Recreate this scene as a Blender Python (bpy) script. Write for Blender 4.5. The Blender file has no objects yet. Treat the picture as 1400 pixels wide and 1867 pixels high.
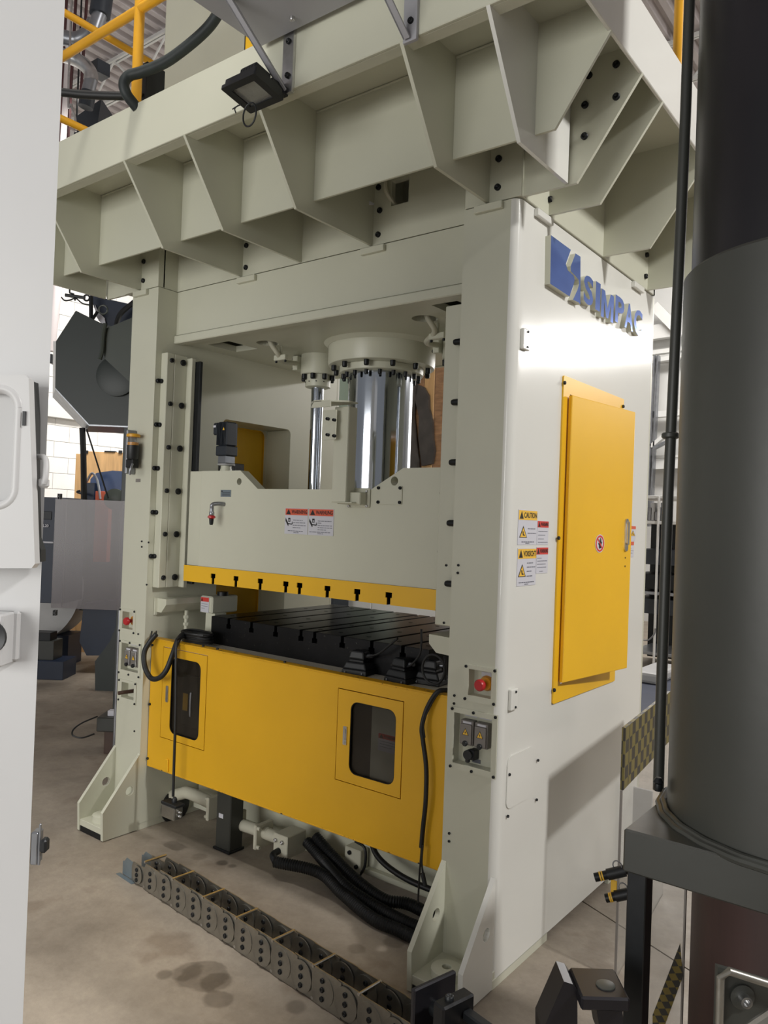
import bpy, bmesh, math, random
from mathutils import Vector, Matrix, Quaternion
random.seed(7)
PI = math.pi
S = bpy.context.scene
C = S.collection
# ------------------------------------------------------------------ camera
FPX = 1420.12; YAW = math.radians(-37.4757); PIT = math.radians(0.63786); ROL = math.radians(2.08776)
CAM = Vector((1.25617, -2.32254, 1.55))
_fw = Vector((math.sin(YAW)*math.cos(PIT), math.cos(YAW)*math.cos(PIT), math.sin(PIT)))
_r = Vector((math.cos(YAW), -math.sin(YAW), 0)); _u = _r.cross(_fw)
_cr, _sr = math.cos(ROL), math.sin(ROL)
RT = _r*_cr + _u*_sr; UP = _u*_cr - _r*_sr; FW = _fw
cam = bpy.data.cameras.new('camera'); co = bpy.data.objects.new('camera', cam); C.objects.link(co)
co.matrix_world = Matrix(((RT.x, UP.x, -FW.x, CAM.x), (RT.y, UP.y, -FW.y, CAM.y), (RT.z, UP.z, -FW.z, CAM.z), (0, 0, 0, 1)))
cam.sensor_fit = 'VERTICAL'; cam.sensor_height = 36.0; cam.lens = FPX/1867*36.0
cam.clip_start = 0.05; cam.clip_end = 100
S.camera = co
# ------------------------------------------------------------------ world, lights, exposure
w = bpy.data.worlds.new('world'); S.world = w; w.use_nodes = True
w.node_tree.nodes['Background'].inputs[0].default_value = (0.95, 0.97, 1.0, 1)
w.node_tree.nodes['Background'].inputs[1].default_value = 0.24
S.view_settings.view_transform = 'Standard'; S.view_settings.look = 'None'
S.view_settings.gamma = 1.0; S.view_settings.use_curve_mapping = False
S.view_settings.exposure = 0.0
def area(name, loc, target, sx, sy, power, col=(1, .97, .93)):
    l = bpy.data.lights.new(name, 'AREA'); l.shape = 'RECTANGLE'; l.size = sx; l.size_y = sy
    l.energy = power; l.color = col
    o = bpy.data.objects.new(name, l); C.objects.link(o); o.location = loc
    d = Vector(target) - Vector(loc); o.rotation_euler = d.to_track_quat('-Z', 'Y').to_euler()
    return o
area('high_bay_lamp_rear', (3.3, 8.0, 4.12), (-0.2, 0.6, 1.6), 2.6, 0.15, 115)
area('high_bay_lamp_side', (5.4, -0.30, 5.3), (-0.5, 0.3, 0.9), 0.45, 0.45, 290, (1, .98, .96))
area('front_fill_light', (-0.9, -6.8, 1.8), (-1.1, 0.0, 1.5), 5.0, 2.4, 232, (1, .985, .95))  # soft fill added behind the camera to brighten the front faces
area('high_bay_lamp_overhead', (-1.0, -1.15, 6.1), (-1.0, -1.10, 0.0), 0.45, 0.45, 17, (1, .97, .92)).data.spread = math.radians(50)
area('left_wall_fill', (-4.6, 2.2, 5.2), (-8.1, 3.6, 1.4), 2.0, 0.6, 120).data.spread = math.radians(110)  # unseen area light placed to brighten left wall and background fronts
area('high_bay_lamp_back', (-1.0, 7.5, 6.2), (-1.0, 10.5, 1.0), 4.0, 1.0, 330)
area('back_light', (-1.2, 6.0, 2.6), (-1.1, 1.0, 1.0), 2.6, 1.2, 60)  # unseen soft source behind the press, shining onto slide and table

# ------------------------------------------------------------------ pixel helpers (onto real planes)
def ray(x, y): return RT*((x-700)/FPX) - UP*((y-933.5)/FPX) + FW
def on(x, y, ax, v):
    d = ray(x, y); t = (v-CAM[ax])/d[ax]; return CAM + d*t
def at(x, y, D): return CAM + ray(x, y)*D
# ------------------------------------------------------------------ materials
MATS = {}
def nt(name):
    m = bpy.data.materials.new(name); m.use_nodes = True; return m, m.node_tree.nodes, m.node_tree.links, m.node_tree.nodes['Principled BSDF']
def lin(c): return tuple((x/12.92 if x <= .04045 else ((x+.055)/1.055)**2.4) for x in c)+(1,)
def mat(name, col, rough=.5, metal=0., var=.08, scale=6., bump=.0, bscale=60., coat=0., wear=None, wearamt=.6, spec=.5, stretch=None):
    """procedural painted / metal material; col is display rgb 0..1"""
    if name in MATS: return MATS[name]
    m, N, L, b = nt(name)
    tc = N.new('ShaderNodeTexCoord'); no = N.new('ShaderNodeTexNoise'); no.inputs['Scale'].default_value = scale; no.inputs['Detail'].default_value = 6
    src = tc.outputs['Object']
    if stretch:
        mp = N.new('ShaderNodeMapping'); mp.inputs['Scale'].default_value = stretch; L.new(src, mp.inputs[0]); src = mp.outputs[0]
    L.new(src, no.inputs['Vector'])
    rp = N.new('ShaderNodeValToRGB'); c = lin(col)
    a = tuple(min(1, x*(1-var)) for x in c[:3])+(1,); bb = tuple(min(1, x*(1+var)) for x in c[:3])+(1,)
    rp.color_ramp.elements[0].position = .3; rp.color_ramp.elements[1].position = .7
    rp.color_ramp.elements[0].color = a; rp.color_ramp.elements[1].color = bb
    L.new(no.outputs['Fac'], rp.inputs[0]); out = rp.outputs[0]
    if wear:
        n2 = N.new('ShaderNodeTexNoise'); n2.inputs['Scale'].default_value = wear[1]; n2.inputs['Detail'].default_value = 8; n2.inputs['Roughness'].default_value = .7
        L.new(src, n2.inputs['Vector']); r2 = N.new('ShaderNodeValToRGB')
        r2.color_ramp.elements[0].position = wearamt; r2.color_ramp.elements[1].position = wearamt+.04
        L.new(n2.outputs['Fac'], r2.inputs[0]); mx = N.new('ShaderNodeMixRGB'); L.new(r2.outputs[0], mx.inputs[0]); L.new(out, mx.inputs[1]); mx.inputs[2].default_value = lin(wear[0]); out = mx.outputs[0]
    L.new(out, b.inputs['Base Color'])
    b.inputs['Roughness'].default_value = rough; b.inputs['Metallic'].default_value = metal
    b.inputs['Coat Weight'].default_value = coat; b.inputs['Coat Roughness'].default_value = .12
    b.inputs['Specular IOR Level'].default_value = spec
    if bump:
        n3 = N.new('ShaderNodeTexNoise'); n3.inputs['Scale'].default_value = bscale; L.new(src, n3.inputs['Vector'])
        bp = N.new('ShaderNodeBump'); bp.inputs['Strength'].default_value = bump; bp.inputs['Distance'].default_value = .004; L.new(n3.outputs['Fac'], bp.inputs['Height']); L.new(bp.outputs[0], b.inputs['Normal'])
    MATS[name] = m; return m
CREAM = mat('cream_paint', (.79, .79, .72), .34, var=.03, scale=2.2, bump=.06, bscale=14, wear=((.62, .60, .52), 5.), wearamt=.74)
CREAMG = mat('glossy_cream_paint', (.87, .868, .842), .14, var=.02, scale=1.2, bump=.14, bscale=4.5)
YEL = mat('yellow_paint', (.93, .725, .13), .38, var=.06, scale=1.6, bump=.05, bscale=20)
YELD = mat('worn_yellow_paint', (.89, .68, .10), .42, var=.08, scale=1.6, bump=.05, bscale=25, wear=((.12, .10, .06), 9.), wearamt=.715)
CHIP = mat('chipped_yellow_paint', (.86, .65, .10), .45, var=.1, scale=4, wear=((.13, .11, .08), 30.), wearamt=.585)
LEDGE = mat('speckled_ledge_paint', (.80, .78, .72), .5, var=.08, scale=6, wear=((.16, .14, .11), 55.), wearamt=.61)
YELR = mat('yellow_rail_paint', (.90, .66, .16), .4, var=.08, scale=8)
BLK = mat('black_oxide_steel', (.10, .11, .12), .42, .35, var=.2, scale=30)
RUB = mat('black_rubber', (.085, .09, .095), .5, var=.15, scale=20)
DKST = mat('dark_cast_iron', (.115, .115, .12), .36, .55, var=.35, scale=5, bump=.15, bscale=40, wear=((.33, .32, .30), 60.), wearamt=.64)
TBL = mat('oiled_table_steel', (.14, .135, .135), .30, .8, var=.35, scale=7, bump=.08, bscale=30)
CHR = mat('chrome', (.72, .74, .77), .10, 1., var=.10, scale=3.0, stretch=(9, 9, .3))
STEEL = mat('bright_steel', (.80, .80, .80), .28, 1., var=.15, scale=20)
ZINC = mat('zinc_plated_steel', (.60, .59, .56), .34, .85, var=.25, scale=12, bump=.1, bscale=50)
ZBLU = mat('blued_zinc_plate', (.50, .55, .58), .45, .6, var=.12, scale=12)
GALV = mat('galvanized_duct', (.58, .59, .61), .35, .8, var=.15, scale=14)
GRY = mat('grey_green_machine_paint', (.21, .215, .20), .42, var=.09, scale=2.4, bump=.08, bscale=30, wear=((.20, .21, .20), 7.), wearamt=.72)
DGRY = mat('dark_bronze_cylinder', (.155, .15, .165), .30, .5, var=.2, scale=2.)
RBR = mat('red_brown_primer', (.22, .15, .14), .55, var=.25, scale=3., stretch=(8, 8, .6))
GRN = mat('dark_green_paint', (.135, .165, .155), .45, var=.08, scale=4)
GRN2 = mat('green_grey_paint', (.235, .26, .235), .45, var=.08, scale=4)
BLU = mat('blue_machine_paint', (.16, .27, .45), .4, var=.12, scale=4)
NAVY = mat('navy_machine_paint', (.085, .135, .22), .45, var=.15, scale=4)
ORG = mat('orange_paint', (.85, .36, .20), .5, var=.1)
WHT = mat('white_machine_paint', (.79, .79, .79), .38, var=.02, scale=3, bump=.12, bscale=9, wear=((.62, .61, .61), 3.2), wearamt=.66)
WALLP = mat('white_block_paint', (.88, .875, .86), .7, var=.03, scale=5, bump=.3, bscale=60)
DECKM = mat('corrugated_deck_paint', (.74, .71, .71), .6, var=.06, scale=3)
SIDING = mat('wall_siding', (.80, .80, .79), .6, var=.04, scale=2)
WSTL = mat('white_steelwork', (.86, .86, .85), .5, var=.04)
SGN = mat('sign_white', (.80, .80, .83), .45, var=.02)
SGO = mat('sign_orange', (.83, .36, .24), .45, var=.04)
SGY = mat('sign_yellow', (.93, .74, .25), .45, var=.04)
SGK = mat('sign_black', (.09, .08, .08), .5, var=.05)
SGG = mat('sign_grey_print', (.40, .41, .45), .5, var=.05)
SGR = mat('sign_red', (.82, .25, .22), .45, var=.04)
RED = mat('red_plastic', (.72, .14, .16), .35, var=.05)
AMB = mat('yellow_plastic', (.86, .58, .13), .4, var=.05)
GPL = mat('grey_plastic', (.50, .48, .46), .45, var=.06)
BPL = mat('black_plastic', (.10, .11, .12), .45, var=.1)
MOT = mat('dark_slate_motor', (.16, .18, .21), .45, var=.1)
LOGO = mat('polished_blue_steel', (.45, .56, .86), .11, .7, var=.12, scale=9)
WOOD = mat('plywood', (.80, .64, .44), .6, var=.16, scale=3., stretch=(9, 9, 1.2), bump=.1)
BRST = mat('rusty_timber', (.62, .47, .34), .7, var=.35, scale=5., stretch=(1.5, 1.5, 6))
HOSE = mat('black_green_hose', (.13, .16, .16), .55, var=.25, scale=30, stretch=(1, 1, 1))
MATT = mat('stained_rubber_mat', (.27, .25, .235), .6, var=.3, scale=9, wear=((.75, .73, .70), 7.), wearamt=.66)
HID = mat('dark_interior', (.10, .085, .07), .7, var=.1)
ENC = mat('pale_grey_enclosure', (.66, .66, .68), .45, var=.03)
BRN = mat('brown_plastic', (.27, .19, .15), .5, var=.1)
SHEET = mat('grey_sheet_cover', (.66, .66, .66), .5, var=.06)
NVF = mat('navy_floor_mat', (.20, .22, .28), .7, var=.1)
REDP = mat('red_sprinkler_pipe', (.25, .10, .11), .5, var=.1)
PIPEC = mat('painted_pipe', (.78, .77, .70), .4, var=.04)
def concrete():
    m, N, L, b = nt('concrete_floor')
    tc = N.new('ShaderNodeTexCoord')
    def noise(s, d=8, r=.6):
        n = N.new('ShaderNodeTexNoise'); n.inputs['Scale'].default_value = s; n.inputs['Detail'].default_value = d; n.inputs['Roughness'].default_value = r; L.new(tc.outputs['Object'], n.inputs['Vector']); return n.outputs['Fac']
    def ramp(f, p0, c0, p1, c1):
        r = N.new('ShaderNodeValToRGB'); r.color_ramp.elements[0].position = p0; r.color_ramp.elements[1].position = p1
        r.color_ramp.elements[0].color = c0; r.color_ramp.elements[1].color = c1; L.new(f, r.inputs[0]); return r.outputs[0]
    base = ramp(noise(1.7), .32, lin((.50, .46, .41)), .68, lin((.68, .635, .575)))
    fine = ramp(noise(28, 10, .7), .35, (.78, .78, .78, 1), .65, (1, 1, 1, 1))
    m1 = N.new('ShaderNodeMixRGB'); m1.blend_type = 'MULTIPLY'; m1.inputs[0].default_value = .7; L.new(base, m1.inputs[1]); L.new(fine, m1.inputs[2])
    st = ramp(noise(3.4, 4, .5), .60, (1, 1, 1, 1), .68, (.62, .58, .55, 1))
    m2 = N.new('ShaderNodeMixRGB'); m2.blend_type = 'MULTIPLY'; m2.inputs[0].default_value = .8; L.new(m1.outputs[0], m2.inputs[1]); L.new(st, m2.inputs[2])
    # separate oil spots at fixed places on the slab
    prev = m2.outputs[0]
    geo = N.new('ShaderNodeNewGeometry')
    wob = N.new('ShaderNodeTexNoise'); wob.inputs['Scale'].default_value = 14; L.new(geo.outputs['Position'], wob.inputs['Vector'])
    for (px, py, rad, k) in [(370, 1780, .085, .62), (300, 1777, .022, .6), (397, 1822, .045, .6), (405, 1573, .02, .45), (424, 1579, .013, .5), (540, 1835, .03, .6), (395, 1790, .05, .62), (340, 1772, .05, .62), (364, 1562, .03, .75), (650, 1730, .028, .7), (720, 1716, .04, .65), (430, 1660, .05, .8), (1150, 1800, .03, .7), (915, 1735, .05, .75)]:
        p = on(px, py, 2, 0)
        vm = N.new('ShaderNodeVectorMath'); vm.operation = 'DISTANCE'; L.new(geo.outputs['Position'], vm.inputs[0]); vm.inputs[1].default_value = p
        ad = N.new('ShaderNodeMath'); ad.operation = 'MULTIPLY_ADD'; L.new(wob.outputs['Fac'], ad.inputs[0]); ad.inputs[1].default_value = rad*.9; L.new(vm.outputs['Value'], ad.inputs[2])
        rr = N.new('ShaderNodeValToRGB'); rr.color_ramp.elements[0].position = rad*1.35; rr.color_ramp.elements[1].position = rad*1.35+.012
        rr.color_ramp.elements[0].color = (k, k*.98, k*.96, 1); rr.color_ramp.elements[1].color = (1, 1, 1, 1); L.new(ad.outputs[0], rr.inputs[0])
        mm = N.new('ShaderNodeMixRGB'); mm.blend_type = 'MULTIPLY'; mm.inputs[0].default_value = 1; L.new(prev, mm.inputs[1]); L.new(rr.outputs[0], mm.inputs[2]); prev = mm.outputs[0]
    L.new(prev, b.inputs['Base Color'])
    ro = ramp(noise(5), .3, (.42,)*3+(1,), .7, (.62,)*3+(1,)); L.new(ro, b.inputs['Roughness'])
    bp = N.new('ShaderNodeBump'); bp.inputs['Strength'].default_value = .15; bp.inputs['Distance'].default_value = .01; L.new(noise(35), bp.inputs['Height']); L.new(bp.outputs[0], b.inputs['Normal'])
    return m
CONC = concrete()
def glass(name, col, alpha, rough=.08):
    m, N, L, b = nt(name)
    tc = N.new('ShaderNodeTexCoord'); n = N.new('ShaderNodeTexNoise'); n.inputs['Scale'].default_value = 5; n.inputs['Detail'].default_value = 7; L.new(tc.outputs['Object'], n.inputs['Vector'])
    r = N.new('ShaderNodeMapRange'); r.inputs['To Min'].default_value = max(0, alpha-.12); r.inputs['To Max'].default_value = min(1, alpha+.12); L.new(n.outputs['Fac'], r.inputs['Value'])
    b.inputs['Base Color'].default_value = lin(col); b.inputs['Roughness'].default_value = rough
    L.new(r.outputs[0], b.inputs['Alpha']); return m
SMOKE = glass('smoked_acrylic', (.20, .18, .15), .45)
HAZE = glass('scuffed_clear_sheet', (.40, .37, .38), .60, .25)
CLR = glass('clear_plastic', (.62, .62, .60), .22, .1)
def hazard(name, c1, c2, rot, sc, checker=False):
    m, N, L, b = nt(name); tc = N.new('ShaderNodeTexCoord'); mp = N.new('ShaderNodeMapping'); mp.inputs['Rotation'].default_value = rot; mp.inputs['Scale'].default_value = sc
    L.new(tc.outputs['Object'], mp.inputs[0]); ck = N.new('ShaderNodeTexChecker'); ck.inputs['Scale'].default_value = 1; ck.inputs[1].default_value = lin(c1); ck.inputs[2].default_value = lin(c2)
    L.new(mp.outputs[0], ck.inputs[0]); L.new(ck.outputs[0], b.inputs['Base Color']); b.inputs['Roughness'].default_value = .5; return m

# ------------------------------------------------------------------ geometry helpers
FR = [Matrix.Identity(4)]
ORGS = {}
def setp(o, label=None, cat=None, group=None, kind=None):
    if label: o['label'] = label
    if cat: o['category'] = cat
    if group: o['group'] = group
    if kind: o['kind'] = kind
    return o
def thing(name, label, cat, loc=(0, 0, 0), group=None):
    o = bpy.data.objects.new(name, None); C.objects.link(o); o.empty_display_size = .1
    p = FR[-1] @ Vector(loc); o.location = p; ORGS[o.name] = p.copy()
    return setp(o, label, cat, group)
def link(name, bm, m, parent=None, smooth=False, label=None):
    me = bpy.data.meshes.new(name)
    bmesh.ops.recalc_face_normals(bm, faces=bm.faces[:])
    if smooth:
        for f in bm.faces: f.smooth = True
    if parent is not None: org = ORGS[parent.name]
    else:
        vs = [FR[-1] @ v.co for v in bm.verts]
        org = Vector(((min(v.x for v in vs)+max(v.x for v in vs))/2, (min(v.y for v in vs)+max(v.y for v in vs))/2, min(v.z for v in vs)))
    bm.transform(Matrix.Translation(-org) @ FR[-1])
    if smooth:
        for e in bm.edges:
            if len(e.link_faces) == 2 and e.calc_face_angle(0) > math.radians(38): e.smooth = False
    bm.to_mesh(me); bm.free(); me.materials.append(m)
    o = bpy.data.objects.new(name, me); C.objects.link(o)
    if parent is not None: o.parent = parent; ORGS[o.name] = org
    else: o.location = org; ORGS[o.name] = org
    if label: o['label'] = label
    return o
def bev(bm, b, seg=1):
    if b: bmesh.ops.bevel(bm, geom=bm.edges[:], offset=b, segments=seg, affect='EDGES', profile=.5)
def add_box(bm, lo, hi, b=0, seg=1):
    t = bmesh.new(); bmesh.ops.create_cube(t, size=1)
    lo = Vector(lo); hi = Vector(hi)
    for v in t.verts: v.co = Vector(((lo[i]+hi[i])/2 + v.co[i]*(abs(hi[i]-lo[i])) for i in range(3)))
    if b: bev(t, min(b, .45*min(abs(hi[i]-lo[i]) for i in range(3))), seg)
    merge(bm, t)
def merge(bm, t):
    me = bpy.data.meshes.new('tmp'); t.to_mesh(me); t.free(); bm.from_mesh(me); bpy.data.meshes.remove(me)
def box(name, lo, hi, m, parent=None, b=.003, seg=1, **k):
    bm = bmesh.new(); add_box(bm, lo, hi, b, seg); return link(name, bm, m, parent, **k)
def axes(ax):
    return {0: (1, 2), 1: (0, 2), 2: (0, 1)}[ax]
def add_plate(bm, outer, holes, ax, a, b):
    i, j = axes(ax); t = bmesh.new(); 
    for loop in [outer]+list(holes):
        vs = []
        for p in loop:
            q = [0, 0, 0]; q[ax] = a; q[i] = p[0]; q[j] = p[1]; vs.append(t.verts.new(q))
        for k in range(len(vs)): t.edges.new((vs[k], vs[(k+1) % len(vs)]))
    if holes: bmesh.ops.triangle_fill(t, use_beauty=True, use_dissolve=False, edges=t.edges[:])
    else: t.faces.new(t.verts[:])
    r = bmesh.ops.extrude_face_region(t, geom=t.faces[:])
    d = [0, 0, 0]; d[ax] = b-a
    bmesh.ops.translate(t, verts=[g for g in r['geom'] if isinstance(g, bmesh.types.BMVert)], vec=d)
    merge(bm, t)
def plate(name, outer, holes, ax, a, b, m, parent=None, **k):
    bm = bmesh.new(); add_plate(bm, outer, holes, ax, a, b); return link(name, bm, m, parent, **k)
def rect(a, b, c, d): return [(a, b), (c, b), (c, d), (a, d)]
def rrect(a, b, c, d, r, n=5):
    out = []
    for cx, cy, s in ((c-r, d-r, 0), (a+r, d-r, 90), (a+r, b+r, 180), (c-r, b+r, 270)):
        for k in range(n+1):
            t = math.radians(s+90*k/n); out.append((cx+r*math.cos(t), cy+r*math.sin(t)))
    return out
def circ(x, y, r, n=16): return [(x+r*math.cos(2*PI*k/n), y+r*math.sin(2*PI*k/n)) for k in range(n)]
def add_cyl(bm, p0, p1, r, r2=None, seg=16, caps=True):
    p0 = Vector(p0); p1 = Vector(p1); r2 = r if r2 is None else r2; d = p1-p0
    q = d.to_track_quat('Z', 'Y').to_matrix(); t = bmesh.new()
    ra = [t.verts.new(p0 + q @ Vector((r*math.cos(2*PI*k/seg), r*math.sin(2*PI*k/seg), 0))) for k in range(seg)]
    rb = [t.verts.new(p1 + q @ Vector((r2*math.cos(2*PI*k/seg), r2*math.sin(2*PI*k/seg), 0))) for k in range(seg)]
    for k in range(seg): t.faces.new((ra[k], ra[(k+1) % seg], rb[(k+1) % seg], rb[k]))
    if caps: t.faces.new(ra[::-1]); t.faces.new(rb)
    merge(bm, t)
def cyl(name, p0, p1, r, m, parent=None, seg=20, r2=None, **k):
    bm = bmesh.new(); add_cyl(bm, p0, p1, r, r2, seg); return link(name, bm, m, parent, smooth=True, **k)
def lathe(name, base, prof, m, parent=None, seg=40, axis=(0, 0, 1), **k):
    """prof: list of (radius, height)"""
    bm = bmesh.new(); q = Vector(axis).to_track_quat('Z', 'Y').to_matrix(); base = Vector(base); rings = []
    for r, h in prof:
        rings.append([bm.verts.new(base + q @ Vector((max(r, 1e-4)*math.cos(2*PI*i/seg), max(r, 1e-4)*math.sin(2*PI*i/seg), h))) for i in range(seg)])
    for a, b in zip(rings, rings[1:]):
        for i in range(seg): bm.faces.new((a[i], a[(i+1) % seg], b[(i+1) % seg], b[i]))
    bm.faces.new(rings[0][::-1]); bm.faces.new(rings[-1])
    return link(name, bm, m, parent, smooth=True, **k)
def spline(pts, n=8):
    pts = [Vector(p) for p in pts]
    if len(pts) < 3: return pts
    P = [pts[0]*2-pts[1]]+pts+[pts[-1]*2-pts[-2]]; out = []
    for i in range(1, len(P)-2):
        for k in range(n):
            t = k/n; a, b, c, d = P[i-1], P[i], P[i+1], P[i+2]
            out.append(.5*((2*b)+(c-a)*t+(2*a-5*b+4*c-d)*t*t+(3*b-a-3*c+d)*t**3))
    out.append(pts[-1]); return out
def add_tube(bm, pts, r, seg=10, n=8, ripple=None, curve=True):
    pts = spline(pts, n) if curve else [Vector(p) for p in pts]
    if ripple:   # resample to an even pitch
        out = [pts[0]]; acc = 0; step = ripple[0]/2
        L = [0]
        for a, b in zip(pts, pts[1:]): L.append(L[-1]+(b-a).length)
        tot = L[-1]; k = 1; s = step; j = 0
        while s < tot:
            while L[j+1] < s: j += 1
            out.append(pts[j].lerp(pts[j+1], (s-L[j])/(L[j+1]-L[j]))); s += step
        pts = out
    prev = None; rings = []; up = Vector((0, 0, 1))
    for i, p in enumerate(pts):
        t = (pts[min(i+1, len(pts)-1)]-pts[max(i-1, 0)]).normalized()
        if prev is None: x = t.orthogonal().normalized()
        else: x = (prev - t*prev.dot(t)).normalized()
        prev = x; y = t.cross(x); rr = r
        if ripple and i % 2: rr = r-ripple[1]
        rings.append([bm.verts.new(p + (x*math.cos(2*PI*k/seg)+y*math.sin(2*PI*k/seg))*rr) for k in range(seg)])
    for a, b in zip(rings, rings[1:]):
        for k in range(seg): bm.faces.new((a[k], a[(k+1) % seg], b[(k+1) % seg], b[k]))
    bm.faces.new(rings[0][::-1]); bm.faces.new(rings[-1])
def tube(name, pts, r, m, parent=None, seg=10, n=8, ripple=None, curve=True, **k):
    bm = bmesh.new(); add_tube(bm, pts, r, seg, n, ripple, curve); return link(name, bm, m, parent, smooth=True, **k)
# shared bolt mesh (socket cap screw, axis +Z, radius 1, height 1)
def bolt_mesh(m):
    key = 'bolt_'+m.name
    if key in MATS: return MATS[key]
    bm = bmesh.new(); seg = 12; prof = [(1, 0), (1, .8), (.82, 1.0), (.5, 1.0), (.45, .55)]
    rings = [[bm.verts.new((r*math.cos(2*PI*i/seg), r*math.sin(2*PI*i/seg), h)) for i in range(seg)] for r, h in prof]
    for a, b in zip(rings, rings[1:]):
        for i in range(seg): bm.faces.new((a[i], a[(i+1) % seg], b[(i+1) % seg], b[i]))
    bm.faces.new(rings[-1])
    for f in bm.faces: f.smooth = True
    for e in bm.edges:
        if len(e.link_faces) == 2 and e.calc_face_angle(0) > .6: e.smooth = False
    me = bpy.data.meshes.new('bolt'); bm.to_mesh(me); bm.free(); me.materials.append(m); MATS[key] = me; return me
def bolt(p, n, r, parent, h=None, m=None, name='bolt'):
    me = bolt_mesh(m or BLK); o = bpy.data.objects.new(name, me); C.objects.link(o); o.parent = parent
    q = (FR[-1].to_quaternion() @ Vector(n)).to_track_quat('Z', 'Y')
    o.location = (FR[-1] @ Vector(p)) - ORGS[parent.name]; o.rotation_mode = 'QUATERNION'; o.rotation_quaternion = q
    o.scale = (r, r, h or r*1.1); return o
def text_bm(s, bold=.0, extr=.0):
    cu = bpy.data.curves.new('t', 'FONT'); cu.body = s; cu.offset = bold; cu.extrude = extr; cu.resolution_u = 3
    o = bpy.data.objects.new('t', cu); C.objects.link(o)
    dg = bpy.context.evaluated_depsgraph_get(); me = bpy.data.meshes.new_from_object(o.evaluated_get(dg))
    bm = bmesh.new(); bm.from_mesh(me); bpy.data.objects.remove(o); bpy.data.meshes.remove(me); bpy.data.curves.remove(cu); return bm
def fit_text(s, o, u, v, nrm, wd, ht, bold=.02, thick=.0008):
    """text filling the rectangle with lower-left o, width wd along u, height ht along v"""
    bm = text_bm(s, bold, .5); xs = [q.co.x for q in bm.verts]; ys = [q.co.y for q in bm.verts]; zs = [q.co.z for q in bm.verts]
    x0, x1, y0, y1, z0, z1 = min(xs), max(xs), min(ys), max(ys), min(zs), max(zs)
    o = Vector(o); u = Vector(u); v = Vector(v); nrm = Vector(nrm)
    for q in bm.verts:
        a = (q.co.x-x0)/(x1-x0)*wd; b = (q.co.y-y0)/(y1-y0)*ht; c = (q.co.z-z0)/(z1-z0)*thick
        q.co = o+u*a+v*b+nrm*c
    return bm
def quad3(bm, pts, n, th):
    """thin prism from 3d polygon"""
    n = Vector(n)*th; a = [bm.verts.new(Vector(p)) for p in pts]; b = [bm.verts.new(Vector(p)+n) for p in pts]
    bm.faces.new(a[::-1]); bm.faces.new(b)
    for i in range(len(a)): bm.faces.new((a[i], a[(i+1) % len(a)], b[(i+1) % len(a)], b[i]))

# ================================================================== SETTING
bm = bmesh.new(); add_box(bm, (-10, -5, -.30), (7, 12, -.06)); floor = link('floor', bm, HID); setp(floor, kind='structure')
jl = lambda x: .786-.4545*x
plate('slab', [(-10, -5), (7, -5), (7, jl(7)-.004), (-10, jl(-10)-.004)], [], 2, -.06, 0, CONC, floor)
plate('slab', [(-10, jl(-10)+.004), (7, jl(7)+.004), (7, 12), (-10, 12)], [], 2, -.06, 0, CONC, floor)
wl = box('wall_left', (-8.2, -5, 0), (-8.02, 12, 6.4), WALLP, b=0); setp(wl, kind='structure')
proto = None
for i in range(22):
    for j in range(8):
        y0 = 1.9+j*.4+(.2 if i % 2 else 0); z0 = .2*i
        if proto is None: proto = box('block', (-8.02, y0, z0), (-8.0, y0+.396, z0+.196), WALLP, wl, b=.003)
        else:
            c = proto.copy(); C.objects.link(c); c.parent = wl; c.location = (0, (y0-1.9), z0)
wb = box('wall_back', (-8.2, 11.0, 0), (7, 11.2, 6.4), SIDING, b=0); setp(wb, kind='structure')
for k in range(34):
    box('siding_rib', (-1.5+k*.25, 10.955, 0), (-1.44+k*.25, 11.0, 6.4), SIDING, wb, b=.01)
wr = box('wall_right', (7, -5, 0), (7.2, 12, 6.4), SIDING, b=0); setp(wr, kind='structure')
ce = box('ceiling', (-8.2, -5, 6.42), (7.2, 12, 6.5), DECKM, b=0); setp(ce, kind='structure')
bm = bmesh.new()
for k in range(100):
    x = -8.1+k*.15; t = bmesh.new()
    pts = [(x, 6.42), (x+.025, 6.36), (x+.085, 6.36), (x+.11, 6.42)]
    add_plate(bm, pts, [], 1, -5, 12)
o = link('corrugation', bm, DECKM, ce); o['kind'] = 'stuff'
# open web roof joists
def joist(y, x0, x1, z):
    t = thing('roof_joist', 'white open-web roof joist crossing the ceiling '+('above the far ducts' if y > 4 else 'nearest the platform railing'), 'joist', (x0, y, z))
    for dz in (0, .42):
        box('chord', (x0, y-.03, z+dz-.02), (x1, y-.006, z+dz+.02), WSTL, t, b=.003); box('chord', (x0, y+.006, z+dz-.02), (x1, y+.03, z+dz+.02), WSTL, t, b=.003)
    n = int((x1-x0)/.45)
    for k in range(n):
        a = x0+(x1-x0)*k/n; b = x0+(x1-x0)*(k+1)/n
        z0, z1 = (z, z+.42) if k % 2 else (z+.42, z)
        cyl('web', (a, y, z0), (b, y, z1), .012, WSTL, t, seg=6)
joist(2.35, -8, 6.8, 5.9); joist(5.3, -8, 6.8, 5.9)

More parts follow.
